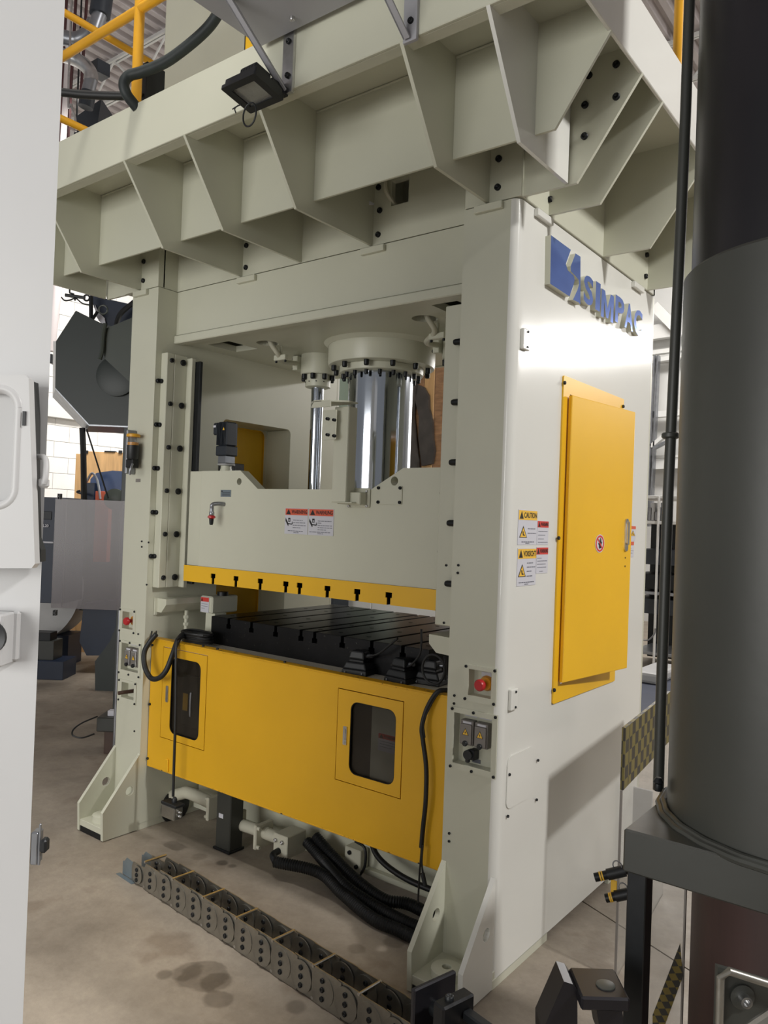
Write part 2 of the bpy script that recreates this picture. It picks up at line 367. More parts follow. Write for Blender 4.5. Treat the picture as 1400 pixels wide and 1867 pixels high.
# ================================================================== PRESS FRAME
XL, XR = -2.18, 0.0; YF, YB = 0.0, 1.35; ZT = 2.655; WU = .215; XC = -1.09; YC = .675
pf = thing('hydraulic_press', 'huge cream hydraulic press frame with two tall uprights joined by a crossbeam', 'press', (XC, YC, 0))
def R2(TL, BR, Y=0.0):   # pixel rectangle on the upright front -> (x0,z0,x1,z1)
    a = on(TL[0], TL[1], 1, Y); b = on(BR[0], BR[1], 1, Y); return (a.x, b.z, b.x, a.z)
PAN = {  # outer / inner rectangles of recessed panels on upright fronts
 'er': (R2((848, 1210), (904.5, 1288)), R2((855.6, 1219), (895.6, 1274.5))),
 'sr': (R2((823, 1287), (904, 1421)), R2((829, 1298), (895, 1407))),
 'el': (R2((219.5, 1108), (246.6, 1157)), R2((224.7, 1114), (242.7, 1148.5))),
 'sl': (R2((219, 1165.4), (255.6, 1237.4)), R2((223, 1171), (252.3, 1227.3))),
 'wl': (R2((217.4, 1236.5), (248.3, 1286.4)), R2((223, 1242.5), (244.4, 1276.8)))}
RC = .030
for side, x0, x1, keys in (('r', -WU, 0.0, ('er', 'sr')), ('l', XL, XL+WU, ('el', 'sl', 'wl'))):
    ox = x1 if side == 'r' else x0; sg = 1 if side == 'r' else -1   # ox = outer side face
    fx0, fx1 = (x0, x1-RC) if side == 'r' else (x0+RC*.35, x1)
    rc = RC if side == 'r' else RC*.35
    holes = [rect(*PAN[k][1]) for k in keys]
    plate('upright_front', rect(fx0, .03, fx1, ZT), holes, 1, 0, .035, CREAM, pf)
    # rounded outer corner
    prof = [(ox-sg*rc+sg*rc*math.sin(a*PI/16), rc-rc*math.cos(a*PI/16)) for a in range(9)]+[(ox, .06), (ox-sg*.02, .06), (ox-sg*.02, .035), (ox-sg*rc, .035)]
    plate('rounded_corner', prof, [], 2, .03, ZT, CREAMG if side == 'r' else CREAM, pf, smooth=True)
    # outer skin with access opening, inner skin with window
    op = rrect(.43, .95, .95, 2.06, .04)
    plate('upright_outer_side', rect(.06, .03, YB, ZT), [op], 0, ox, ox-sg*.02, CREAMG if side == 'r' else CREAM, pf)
    ix = x0 if side == 'r' else x1
    plate('upright_inner_side', rect(.035, .03, YB, ZT), [rrect(.437, .95, .953, 2.062, .03)], 0, ix, ix+sg*.02, CREAM, pf)
    box('upright_back', (x0, YB, .03), (x1, YB+.02, ZT), CREAM, pf)
    # window reveal lining
    bm = bmesh.new(); X0, X1 = sorted((ox-sg*.02, ix+sg*.02))
    add_box(bm, (X0, .953, .95), (X1, .965, 2.06)); add_box(bm, (X0, .425, .95), (X1, .437, 2.06)); add_box(bm, (X0, .43, 2.062), (X1, .96, 2.072))
    link('opening_lining', bm, CREAM, pf)
    # feet: gusset plates, base plate, shim, washer
    for gx0, gx1 in ((x0, x0+.018), (x1-.018, x1)):
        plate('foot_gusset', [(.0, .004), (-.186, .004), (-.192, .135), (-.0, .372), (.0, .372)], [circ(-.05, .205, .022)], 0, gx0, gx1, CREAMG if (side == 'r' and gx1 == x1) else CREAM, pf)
        box('foot_skirt', (gx0+(.0005 if gx1 != x1 else 0), 0, .0), (gx1, .414, .032), CREAM, pf, b=.001)
        box('foot_skirt', (gx0, 1.02, .0), (gx1, 1.35, .032), CREAM, pf, b=.001)
    box('base_plate', (x0+.002, -.184, .028), (x1-.002, .034, .058), CREAM, pf, b=.002)
    box('shim', (x0+.019, -.183, .0), (x1-.019, .02, .028), BLK, pf, b=.002, label='black levelling shim')
    cx = (x0+x1)/2
    lathe('foot_washer', (cx, -.115, .058), [(.052, 0), (.052, .028), (.046, .032), (.016, .032), (.016, .006)], CREAM, pf, seg=28)
    # small block lugs on the joint to the crown
    for bx in ([cx+.0] if side == 'r' else [cx-.02]):
        box('joint_lug', (bx-.06, -.018, ZT-.028), (bx+.05, 0, ZT-.002), CREAM, pf, b=.002)
for yy in (.17, 1.12):
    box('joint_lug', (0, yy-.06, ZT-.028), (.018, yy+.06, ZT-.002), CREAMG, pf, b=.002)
# crossbeam between uprights
CY0, CY1 = .116, 1.234; XI0, XI1 = XL+WU, -WU
hl = [circ(-1.561, .356, .055, 20), circ(-.619, .356, .055, 20), rect(-1.86, .23, -1.70, .42), rect(-.48, .20, -.36, .42), rect(-1.40, 1.0, -1.24, 1.18)]
plate('crossbeam_front', rect(XI0, 2.44, XI1, ZT), [], 1, CY0, CY0+.03, CREAM, pf)
box('crossbeam_lip', (XI0, CY0-.014, 2.395), (XI1, CY0+.03, 2.435), CREAM, pf, b=.004)
plate('crossbeam_underside', rect(XI0, CY0+.03, XI1, CY1), hl, 2, 2.405, 2.435, CREAM, pf)
box('crossbeam_rear', (XI0, CY1-.03, 2.40), (XI1, CY1, ZT), CREAM, pf)
box('crossbeam_roof', (XI0, CY0+.03, ZT-.03), (XI1, CY1-.03, ZT-.002), CREAM, pf, b=0)
for px_, py_ in ((452, 507), (682, 455)):
    p = on(px_, py_, 1, CY0); box('joint_lug', (p.x-.06, CY0-.018, ZT-.03), (p.x+.06, CY0, ZT-.004), CREAM, pf, b=.002)
# bed: block under the table, cream ledge
box('bed', (XI0+.01, .075, .40), (XI1-.01, 1.28, .90), CREAM, pf)
box('bed_ledge', (XI0+.002, .045, .90), (XI1-.002, 1.30, .918), LEDGE, pf, b=.001)
box('bed_lower_beam', (XI0+.01, .36, .045), (XI1-.01, .40, .38), CREAM, pf)
box('bed_foot_rail', (XI0+.01, .33, .03), (XI1-.01, .36, .055), CREAM, pf)
# bolts on uprights
def fb(x, y, r=.0045, par=None): bolt(on(x, y, 1, 0), (0, -1, 0), r, par or pf)
for x, y in [(836, 1030.5), (835, 1044.5), (828.7, 1268), (828, 1282.5), (819.3, 1519), (819, 1533.5), (814, 1030.6), (809.8, 1135.4), (259, 987), (259, 997), (271.5, 989), (268, 1066), (245.5, 1333), (252.6, 1156)]: fb(x, y)
def sb(x, y, r=.006, par=None): bolt(on(x, y, 0, 0), (1, 0, 0), r, par or pf)
# access cover plate on side lower front + its screws
ac = thing('side_cover_plate', 'cream blank cover plate low on the press side, held by black screws', 'cover plate', (0.003, .2, .7))
a = on(921, 1412, 0, 0); b = on(981, 1478, 0, 0)
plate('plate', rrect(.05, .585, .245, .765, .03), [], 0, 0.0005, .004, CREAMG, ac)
for x, y in ((928, 1412), (980, 1386), (925, 1488), (977.5, 1458)): bolt(on(x, y, 0, .004), (1, 0, 0), .005, ac)
# small side brackets
for (x, y, lab) in ((955, 620, 'small cream bracket block on the press side high under the logo'), (933, 1274, 'small cream bracket block on the press side level with the emergency stop')):
    p = on(x, y, 0, 0.0); t = thing('bracket_block', lab, 'bracket', p)
    box('block', (0, p.y-.028, p.z-.036), (.014, p.y+.022, p.z+.036), CREAMG, t, b=.004, seg=2)
    bolt((.014, p.y-.0, p.z+.026), (1, 0, 0), .004, t); bolt((.014, p.y-.0, p.z-.026), (1, 0, 0), .004, t)

# ================================================================== CROWN AND PLATFORM
cr = thing('crown_box', 'cream crown box bolted on top of the press uprights', 'press crown', (XC, YC, ZT))
CX0, CX1 = -2.25, .008
ZD = 3.05; ZB = ZT+.004
slot = rect(*(lambda a, b: (a.x, a.z, b.x, b.z))(on(713, 376, 1, CY0), on(746, 322, 1, CY0)))
box('crown_corner', (-WU, 0, ZB), (0.008, .04, ZD), CREAM, cr, b=.002)
box('crown_corner', (CX0, 0, ZB), (XI0-.005, .04, ZD), CREAM, cr, b=.002)
plate('crown_front', rect(XI0-.005, ZB, XI1, ZD), [slot], 1, CY0, CY0+.025, CREAM, cr)
for xx in (XI0-.02, XI1): box('crown_return', (xx, .03, ZB), (xx+.015, CY0+.02, ZD), CREAM, cr, b=.001)
box('crown_side', (-.012, .04, ZB), (.008, YB, ZD), CREAM, cr, b=.002)
box('crown_side', (CX0, .04, ZB), (CX0+.02, YB, ZD), CREAM, cr, b=.002)
box('crown_back', (CX0, YB-.02, ZB), (0.008, YB, ZD), CREAM, cr, b=.002)
box('slot_backing', (slot[0][0]-.05, CY0+.14, slot[0][1]-.05), (slot[1][0]+.05, CY0+.15, slot[2][1]+.1), CREAM, cr)
for px_, py_, Y in [(263, 477, 0), (262, 512, 0), (910, 290, 0), (908, 342, 0), (450, 448, CY0), (449, 488, CY0), (693, 384, CY0), (690, 428, CY0), (691, 342, CY0)]:
    bolt(on(px_, py_, 1, Y), (0, -1, 0), .0115, cr, .010)
for px_, py_ in [(1001, 364), (1177.5, 465), (1175.5, 504)]:
    bolt(on(px_, py_, 0, .008), (1, 0, 0), .0115, cr, .012)
tube('conduit', [on(704, 318, 1, CY0-.02), on(703, 345, 1, CY0-.02), on(712, 362, 1, CY0-.0), on(722, 376, 1, CY0+.03)], .009, PIPEC, cr, seg=8)
bm = bmesh.new(); quad3(bm, [on(656, 357, 1, CY0-.03), on(659, 378, 1, CY0-.03), on(665, 381, 1, CY0-.03), on(671, 374, 1, CY0-.03), on(681, 374, 1, CY0-.03), on(683, 371, 1, CY0-.03)], (0, -1, 0), .002)
link('label_tag', bm, SGN, cr, label='torn white paper tag')

pl = thing('service_platform', 'cream steel walkway platform with deep triangular brackets around the press crown', 'platform', (XC, 0, ZT))
FYF = -.525; FXR = .401; FXL = -2.60; ZF0, ZF1 = 2.952, 3.163
box('fascia', (FXL, FYF, ZF0), (FXR, FYF+.012, ZF1), CREAM, pl, b=.002)
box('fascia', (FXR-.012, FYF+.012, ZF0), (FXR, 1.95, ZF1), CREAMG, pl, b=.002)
box('fascia', (FXL, FYF+.012, ZF0), (FXL+.012, 1.95, ZF1), CREAM, pl, b=.002)
plate('deck', rect(FXL+.012, FYF+.012, FXR-.012, 1.95), [], 2, ZD, ZD+.01, CREAM, pl)
box('fascia_return', (FXL+.012, FYF+.012, ZF0), (FXR-.012, FYF+.055, ZF0+.008), CREAM, pl, b=.001)
for i, X in enumerate([-2.42, -2.113, -1.498, -1.12, -.727, -.122, .168]):
    ye = 0.0 if (i in (0, 1, 5, 6)) else CY0
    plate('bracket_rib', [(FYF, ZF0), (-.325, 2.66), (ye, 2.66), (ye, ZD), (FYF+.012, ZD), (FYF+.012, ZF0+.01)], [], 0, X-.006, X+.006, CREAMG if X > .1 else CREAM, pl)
PX = [-2.42, -2.113, -1.498, -1.12, -.727, -.122, .168]
for a, b in zip(PX, PX[1:]):
    box('bracket_web', (a+.006, -.239, 2.717), (b-.006, -.229, ZD), CREAM, pl, b=.001)
    # weld beads
    tube('weld', [(a+.008, -.240, ZD-.004), (a+.25*(b-a), -.241, ZD-.005), (b-.03, -.240, ZD-.004)], .004, CREAM, pl, seg=6, n=3)
def rib_side(Y, xin, zb, holes=()):
    plate('bracket_rib', [(xin, zb), (xin+.19 if xin < .1 else .199-(.005), zb), (FXR, ZF0), (FXR-.012, ZF0+.01), (FXR-.012, ZD), (xin, ZD)], [], 1, Y-.006, Y+.006, CREAM, pl)
a_in = .174
plate('bracket_rib', [(a_in, 2.717), (.238, 2.717), (FXR, ZF0), (FXR-.012, ZF0+.01), (FXR-.012, ZD), (a_in, ZD)], [], 1, -.239, -.229, CREAM, pl)
for Y in (.018, .212, .718, 1.25):
    rib_side(Y, .008, 2.66)
plate('bracket_rib', [(-2.25, 2.66), (-2.42, 2.66), (FXL, ZF0), (FXL+.012, ZD), (-2.25, ZD)], [], 1, .012, .024, CREAM, pl)
plate('bracket_rib', [(-2.25, 2.66), (-2.42, 2.66), (FXL, ZF0), (FXL+.012, ZD), (-2.25, ZD)], [], 1, .70, .712, CREAM, pl)
for px_, py_ in [(1124, 118), (1124, 177), (1067, 192), (1066, 249), (1074, 138)]:
    bolt(on(px_, py_, 1, .012), (0, -1, 0), .0115, pl, .009)
# railing
rl = thing('platform_railing', 'yellow tubular safety railing on the left corner of the platform', 'railing', (-1.47, -.5, ZF1))
cyl('post', (-1.475, -.495, ZD+.01), (-1.475, -.495, 4.15), .0205, YELR, rl)
tube('rail', [(FXL+.03, -.495, 3.57), (FXR-.04, -.495, 3.57)], .019, YELR, rl, seg=16, curve=False)
tube('rail', [(FXL+.03, -.495, 3.57), (FXL+.03, 1.9, 3.57)], .019, YELR, rl, seg=16, curve=False)
tube('rail', [(FXL+.03, -.495, 4.12), (FXR-.04, -.495, 4.12)], .019, YELR, rl, seg=16, curve=False)
tube('rail', [(FXL+.03, -.495, 4.12), (FXL+.03, 1.9, 4.12)], .019, YELR, rl, seg=16, curve=False)
tube('rail', [(FXL+.03, -.495, 3.30), (FXL+.03, 1.9, 3.30)], .014, YELR, rl, seg=12, curve=False)
cyl('post', (FXL+.03, -.495, ZD+.01), (FXL+.03, -.495, 4.15), .0205, YELR, rl)
cyl('post', (FXL+.03, 1.9, ZD+.01), (FXL+.03, 1.9, 4.15), .0205, YELR, rl)
rr = thing('railing_post', 'yellow railing post rising behind the right platform edge beside the dark cylinder', 'railing', (FXR-.03, .1, ZF1))
p = on(1239, 60, 0, FXR-.03); cyl('post', (FXR-.03, p.y, ZD+.01), (FXR-.03, p.y, 4.4), .021, YELR, rr)
box('foot', (FXR-.06, p.y-.04, ZD+.01), (FXR-.005, p.y+.04, ZD+.02), YELR, rr)
# tank on the deck
tk = thing('oil_tank', 'large cream oil tank standing on the platform deck behind the hoses', 'tank', (-1.3, .4, ZD+.01))
box('tank_body', (-2.03, .02, ZD+.01), (-.55, 1.2, 4.9), CREAM, tk, b=.012, seg=2)
box('tank_lid', (-2.05, .0, 4.9), (-.53, 1.22, 4.93), CREAM, tk)
# hoses on the platform
h1 = tube('hydraulic_hose', [at(425, -40, 2.95), at(405, 10, 2.95), at(375, 55, 2.98), at(310, 108, 3.02), at(262, 130, 3.04), at(236, 138, 3.05), at(226, 152, 3.05), at(231, 172, 3.06), at(250, 197, 3.09)], .021, HOSE, seg=14)
setp(h1, 'thick black-green hydraulic hose looping down to the yellow railing post', 'hose')
h2 = tube('power_cable', [at(60, 165, 3.25), at(108, 168, 3.25), at(160, 173, 3.25), at(230, 175, 3.24), at(284, 172, 3.24)], .017, RUB, seg=12)
setp(h2, 'black cable running level behind the railing post into the platform edge', 'cable')
jb = thing('junction_box', 'small black junction box beside the foot of the yellow railing post', 'box', (-1.40, -.44, 3.16))
a = at(253, 132, 3.2); box('body', (a.x, a.y, 3.06), (a.x+.055, a.y+.09, a.z+.03), BLK, jb)
bolt((a.x+.03, a.y, 3.25), (0, -1, 0), .008, jb)
h3 = tube('hydraulic_hose', [at(455, -50, 2.8), at(468, 0, 2.78), at(486, 25, 2.76), at(494, 45, 2.76), at(480, 75, 2.8)], .028, RUB, seg=14)
setp(h3, 'thick black hose dropping behind the grey enclosure bracket', 'hose')
gp = thing('guard_panel', 'narrow yellow panel with black frame showing behind the enclosure strut', 'panel', (-.9, -.40, 3.16))
a = at(462, -40, 2.86); b = at(486, 82, 2.86)
box('frame', (a.x-.01, -.43, 3.06), (a.x+.085, -.41, 3.6), BLK, gp); box('panel', (a.x+.004, -.437, 3.16), (a.x+.07, -.43, 3.58), YEL, gp)
# grey enclosure with angle struts
en = thing('wall_enclosure', 'pale grey electrical enclosure hung on the platform fascia by angle struts', 'enclosure', (-.45, -.7, 3.2))
a = on(545, 45, 1, -.56); zE = a.z
box('body', (-.70, -.86, zE), (-.02, -.545, zE+.5), ENC, en, b=.004)
for k in range(3): bolt((-.50+k*.2, -.60, zE), (0, 0, -1), .008, en, .012, STEEL)
for px_ in (527, 748):
    X = on(px_, 100, 1, -.535).x
    box('mounting_angle', (X-.028, -.537, 2.935), (X+.02, -.525, zE+.4), STEEL if px_ < 600 else ENC, en, b=.001)
    zs = 2.93 if px_ < 600 else 2.93
    yy = -.535
    for q in (.23, .30):
        bolt((X, -.537, zE-.02-(q-.23)*1.6), (0, -1, 0), .0095, en, .008)
    bm = bmesh.new()
    d0 = Vector((X-.02, -.545, zs+.01)); d1 = Vector((X-.02, -.845, zE+.02))
    for off in (Vector((0, 0, 0)),):
        quad3(bm, [d0, d0+Vector((.022, 0, 0)), d1+Vector((.022, 0, 0)), d1], Vector((0, .35, .9)).normalized(), .006)
        quad3(bm, [d0, d0+Vector((0, .01, .028)), d1+Vector((0, .01, .028)), d1], (1, 0, 0), .005)
    link('strut', bm, ENC, en)
# floodlight
fl = thing('floodlight', 'black floodlight tilted downward on the platform fascia with a loose loop of wire', 'floodlight', (-.62, -.62, 2.9))
Mf = Matrix.Translation(on(462, 161, 1, -.640)) @ Matrix.Rotation(math.radians(80), 4, 'X')
FR.append(Mf)   # local -Z... glass faces -Y
plate('housing', rrect(-.072, -.060, .072, .060, .006), [], 1, -.012, .012, BPL, fl)
plate('bezel', rrect(-.078, -.066, .078, .066, .006), [rect(-.052, -.042, .052, .042)], 1, -.022, -.010, BPL, fl)
plate('reflector', rect(-.052, -.042, .052, .042), [], 1, -.0125, -.0115, STEEL, fl, label='silver reflector')
box('lens', (-.052, -.018, -.042), (.052, -.016, .042), CLR, fl, b=0)
box('heat_sink', (-.052, .012, -.045), (.052, .034, .045), BPL, fl, b=.004)
for k in range(6): box('fin', (-.036+k*.0125, .034, -.035), (-.031+k*.0125, .055, .035), BPL, fl, b=.001)
box('driver_box', (-.036, .034, -.034), (.036, .062, .034), BPL, fl, b=.005)
FR.pop()
pc = on(455, 209, 1, -.66)
tube('wire_loop', [pc+Vector((math.cos(t)*.030, 0, math.sin(t)*.037)) for t in [PI/2+2*PI*k/14 for k in range(15)]], .0028, BPL, fl, seg=8, n=3)
tube('wire', [on(440, 190, 1, -.66), on(430, 195, 1, -.66), on(424, 199, 1, -.66)], .0022, BPL, fl, seg=6)
tube('wire', [on(434, 192, 1, -.66), on(428, 198, 1, -.66), on(430, 206, 1, -.66)], .0022, BPL, fl, seg=6)
box('mount', (-.60, -.60, 2.93), (-.58, -.525, 2.96), BPL, fl, b=.002)

# ================================================================== SLIDE
sl = thing('press_slide', 'cream moving slide of the press with a yellow slotted lower edge', 'press slide', (XC, YC, 1.22))
SX0, SX1 = -1.827, -.318; SY = CY0; SZ0, SZT = 1.222, 1.757
SLX = [XC+s for s in (-.519, -.360, -.200, -.041, .041, .200, .360, .519)]
nz = 1.672
outer = [(SX0+.10, 1.30), (SX1, 1.30), (SX1, SZT), (on(770, 850, 1, SY).x-.09, SZT), (on(676, 890, 1, SY).x, nz), (on(470, 890, 1, SY).x, nz), (on(438, 860, 1, SY).x, SZT), (SX0+.10, SZT)]
h1c = on(436, 878, 1, SY); h2c = on(719, 877, 1, SY)
plate('front_plate', outer, [circ(h1c.x, h1c.z, .016), circ(h2c.x, h2c.z, .018)], 1, SY, SY+.05, CREAM, sl)
plate('side_strip', rect(SX0, 1.30, SX0+.085, SZT), [], 1, SY+.012, SY+.06, CREAM, sl)
for xx in (SX0+.085,):
    bm = bmesh.new(); quad3(bm, [(xx, SY+.0125, 1.30), (xx+.0145, SY+.0005, 1.30), (xx+.0145, SY+.0005, SZT), (xx, SY+.0125, SZT)], (0, 1, 0), .03); link('chamfer', bm, CREAM, sl)
# t-slotted yellow strip: solid outline with t notches from below
def tnotch(x, z0, up, s=1.):
    a, b, c = .0092*s, .0160*s, .028*s   # half widths and depths
    return [(x-a, z0), (x-a, z0+up*c), (x-b, z0+up*c), (x-b, z0+up*(c+.021)), (x+b, z0+up*(c+.021)), (x+b, z0+up*c), (x+a, z0+up*c), (x+a, z0)]
poly = [(SX0-.0, SZ0)]
for x in SLX: poly += tnotch(x, SZ0, 1)
poly += [(SX1, SZ0), (SX1, 1.2995), (SX0, 1.2995)]
plate('yellow_edge', poly, [], 1, SY-.006, SY-.002, YEL, sl)
poly2 = [(SX0, SZ0)]
for x in SLX: poly2 += tnotch(x, SZ0, 1)
poly2 += [(SX1, SZ0), (SX1, 1.2995), (SX0, 1.2995)]
plate('slotted_base', poly2, [], 1, SY-.002, 1.22, DKST, sl)
box('core', (SX0+.06, SY+.26, 1.30), (SX1-.06, 1.22, 1.66), CREAM, sl)
box('rear_plate', (SX0, 1.19, 1.30), (SX1, 1.234, 1.66), CREAM, sl)
box('top_box', (on(347, 850, 1, .42).x, .42, 1.66), (on(399, 850, 1, .42).x, .60, on(380, 842, 1, .42).z), DKST, sl, label='dark box behind the front plate')
# blank cover plate with four bolts
ca = on(689, 886, 1, SY); cb = on(733, 920, 1, SY)
cpn = thing('blank_cover_plate', 'small cream blank plate with four black corner bolts on the slide front', 'cover plate', ((ca.x+cb.x)/2, SY, cb.z))
plate('plate', rrect(ca.x, cb.z, cb.x, ca.z, .004), [], 1, SY-.004, SY-.0003, CREAM, cpn)
for sx in (ca.x+.008, cb.x-.008):
    for sz in (ca.z-.008, cb.z+.008): bolt((sx, SY-.004, sz), (0, -1, 0), .0065, cpn)
# bolts protruding at slide right edge
# name plate
na = on(403, 893, 1, SY); nb = on(421, 906, 1, SY)
npn = thing('rating_plate', 'small silver rating plate above the pipe elbow on the slide', 'plate', ((na.x+nb.x)/2, SY, nb.z))
plate('plate', rect(na.x, nb.z, nb.x, na.z), [], 1, SY-.0015, SY-.0003, ZBLU, npn)
bm = bmesh.new(); add_box(bm, (na.x+.004, SY-.0022, na.z-.009), (na.x+.014, SY-.0015, na.z-.005))
for k in range(3): add_box(bm, (na.x+.012, SY-.0022, na.z-.014-k*.006), (nb.x-.006, SY-.0015, na.z-.012-k*.006))
link('print', bm, SGK, npn)
# pipe elbow and red valve
ev = thing('air_valve', 'grey pipe elbow with a red collar valve on the slide front', 'valve', on(402, 935, 1, SY-.05))
pa = on(408, 918, 1, SY); yv = SY-.055
tube('elbow', [(pa.x+.004, SY, pa.z-.004), (pa.x-.004, SY-.03, pa.z-.002), (pa.x-.014, yv, pa.z-.008), (pa.x-.018, yv, pa.z-.026), (pa.x-.018, yv, pa.z-.045)], .0095, GALV, ev, seg=14)
vx, vz = pa.x-.018, pa.z
lathe('coupling', (vx, yv, vz-.058), [(.010, 0), (.012, .004), (.012, .014), (.010, .018)], GALV, ev, seg=16)
lathe('collar', (vx, yv, vz-.074), [(.008, 0), (.013, .002), (.018, .006), (.018, .011), (.013, .016)], RED, ev, seg=8, label='red collar')
lathe('nozzle', (vx, yv, vz-.102), [(.007, 0), (.009, .006), (.011, .028)], BLK, ev, seg=12)
# vertical bracket channel in front of main rod
bk = thing('scale_bracket', 'tall cream channel bracket with a hooked top fixed to the slide beside the main rod', 'bracket', on(640, 920, 1, SY-.02))
q = lambda x, y, Y=SY-.075: on(x, y, 1, Y)
x0b = q(605, 910).x; x1b = q(630, 910).x; z0b = q(618, 915).z; z1b = q(618, 742).z
box('channel', (x0b, SY-.078, z0b), (x1b, SY-.070, z1b), CREAM, bk, b=.002)
box('channel_side', (x1b-.006, SY-.072, z0b), (x1b, SY-.02, z1b), CREAM, bk, b=.002)
xa = on(634, 800, 1, SY-.02).x; xb = on(646, 800, 1, SY-.02).x
z2 = on(640, 893, 1, SY-.02).z
box('back_strip', (xa, SY-.024, z2), (xb, SY-.018, z1b+.005), CREAM, bk, b=.002)
box('foot_plate', (on(641, 905, 1, SY).x, SY-.008, on(655, 925, 1, SY).z), (on(676, 905, 1, SY).x, SY-.0004, on(670, 890, 1, SY).z), CREAM, bk, b=.003)
box('foot_arm', (xa-.02, SY-.05, on(650, 920, 1, SY-.02).z), (on(665, 905, 1, SY-.02).x, SY-.008, on(655, 898, 1, SY-.02).z), CREAM, bk, b=.003)
box('foot_tray', (x0b, SY-.079, z0b-.004), (on(655, 920, 1, SY-.03).x, SY-.03, z0b), CREAM, bk, b=.001)
for x, y in ((669, 896), (669, 923), (636, 923)): bolt(on(x, y, 1, SY-.008), (0, -1, 0), .0055, bk, None, STEEL)
bolt(on(643, 743, 1, SY-.024), (0, -1, 0), .004, bk, None, STEEL); bolt(on(639, 887, 1, SY-.024), (0, -1, 0), .004, bk, None, STEEL)
xh0 = q(574, 735, SY-.12).x; xh1 = q(634, 750).x
bm = bmesh.new(); zt = q(605, 733).z
quad3(bm, [(xh0, SY-.14, zt-.018), (xh0+.012, SY-.14, zt), (xh0+.055, SY-.14, zt), (x1b, SY-.075, zt), (x1b, SY-.02, zt), (xh0, SY-.02, zt)], (0, 0, -1), .006)
add_box(bm, (xh0, SY-.14, zt-.03), (x0b+.03, SY-.134, zt-.004)); link('hood', bm, CREAM, bk)
plate('switch_plate', rrect(q(587, 810, SY-.10).x, q(600, 802, SY-.10).z, q(612, 800, SY-.10).x, q(600, 748, SY-.10).z, .004), [], 1, SY-.104, SY-.098, CREAM, bk)
for x, y in ((599, 764), (611, 766), (599, 793), (611, 795)): bolt(q(x, y, SY-.104), (0, -1, 0), .0065, bk, .014, BLK)
# lubrication motor on slide
mo = thing('lubrication_motor', 'upright dark slate electric motor on a cream flange on top of the slide', 'motor', on(412, 858, 1, SY+.12))
mb = on(412, 858, 1, SY+.12); mx, my = mb.x, SY+.12; s_ = 3.55/1420
lathe('pedestal', (mx, my, SZT-.012), [(.030, 0), (.030, .02), (.026, .035), (.026, .046)], CREAM, mo, seg=20)
lathe('flange', (mx, my, SZT+.034), [(.040, 0), (.043, .003), (.043, .008), (.038, .010)], SHEET, mo, seg=20)
box('adapter', (mx-.030, my-.030, SZT+.044), (mx+.030, my+.030, SZT+.082), GALV, mo, b=.003)
box('lower_housing', (mx-.040, my-.038, SZT+.082), (mx+.038, my+.038, SZT+.130), MOT, mo, b=.004)
bm = bmesh.new(); add_box(bm, (mx-.034, my-.034, SZT+.130), (mx+.034, my+.034, SZT+.248), .006)
for k in range(7): add_box(bm, (mx-.033+k*.0095, my-.040, SZT+.134), (mx-.030+k*.0095, my+.040, SZT+.243))
link('finned_body', bm, MOT, mo)
box('terminal_box', (mx-.075, my-.03, SZT+.185), (mx-.034, my+.02, SZT+.245), MOT, mo, b=.006)
box('terminal_label', (mx-.070, my-.0315, SZT+.222), (mx-.052, my-.0300, SZT+.232), SGN, mo, b=0)
tube('wire', [(mx+.045, my, SZT+.0), (mx+.05, my, SZT+.03), (mx+.062, my, SZT+.02), (mx+.068, my, SZT-.002)], .0025, RUB, mo, seg=6)
bm = bmesh.new(); add_plate(bm, [(mx+.012, SZT+.205), (mx+.026, SZT+.205), (mx+.019, SZT+.219)], [], 1, my-.0425, my-.041); link('warning_triangle', bm, SGY, mo)

# ================================================================== GUIDES
for side in ('l', 'r'):
    g = 1 if side == 'l' else -1; X0 = XI0 if side == 'l' else XI1
    gd = thing('slide_guide', 'bolted cream slide guide rail down the inner face of the '+('left' if side == 'l' else 'right')+' press upright', 'guide rail', (X0, .1, 1.18))
    def gb(name, xa, ya, xb, yb, z0, z1, m=CREAM, b=.003):
        return box(name, (min(X0+g*xa, X0+g*xb), ya, z0), (max(X0+g*xa, X0+g*xb), yb, z1), m, gd, b=b)
    gw = .048 if side == 'l' else .086
    gb('front_bar', .0, .032, gw, .0755, 1.182, 2.335)
    gb('rear_bar', .0, .0765, .048, .155, 1.182, 2.335)
    gb('flange', .048, .150, .088, .175, 1.182, 2.325)
    gb('wear_plate', .06, .175, .12, .195, 1.20, 2.31, BLK)
    zs = [2.299, 2.085, 1.871, 1.658, 1.445, 1.232]
    for z in zs:
        bolt((X0+g*gw, .058, z), (g, 0, 0), .0115, gd, .010); bolt((X0+g*.048, .126, z), (g, 0, 0), .0155, gd, .010)
    for z in (2.195, 1.98, 1.766, 1.55, 1.335, 1.12 if False else 1.25):
        if z == 1.25: continue
        bolt((X0, .016, z), (g, 0, 0), .0115, gd, .014 if side == 'l' else .034); bolt((X0+g*.014, .032, z), (0, -1, 0), .0115, gd, .012)

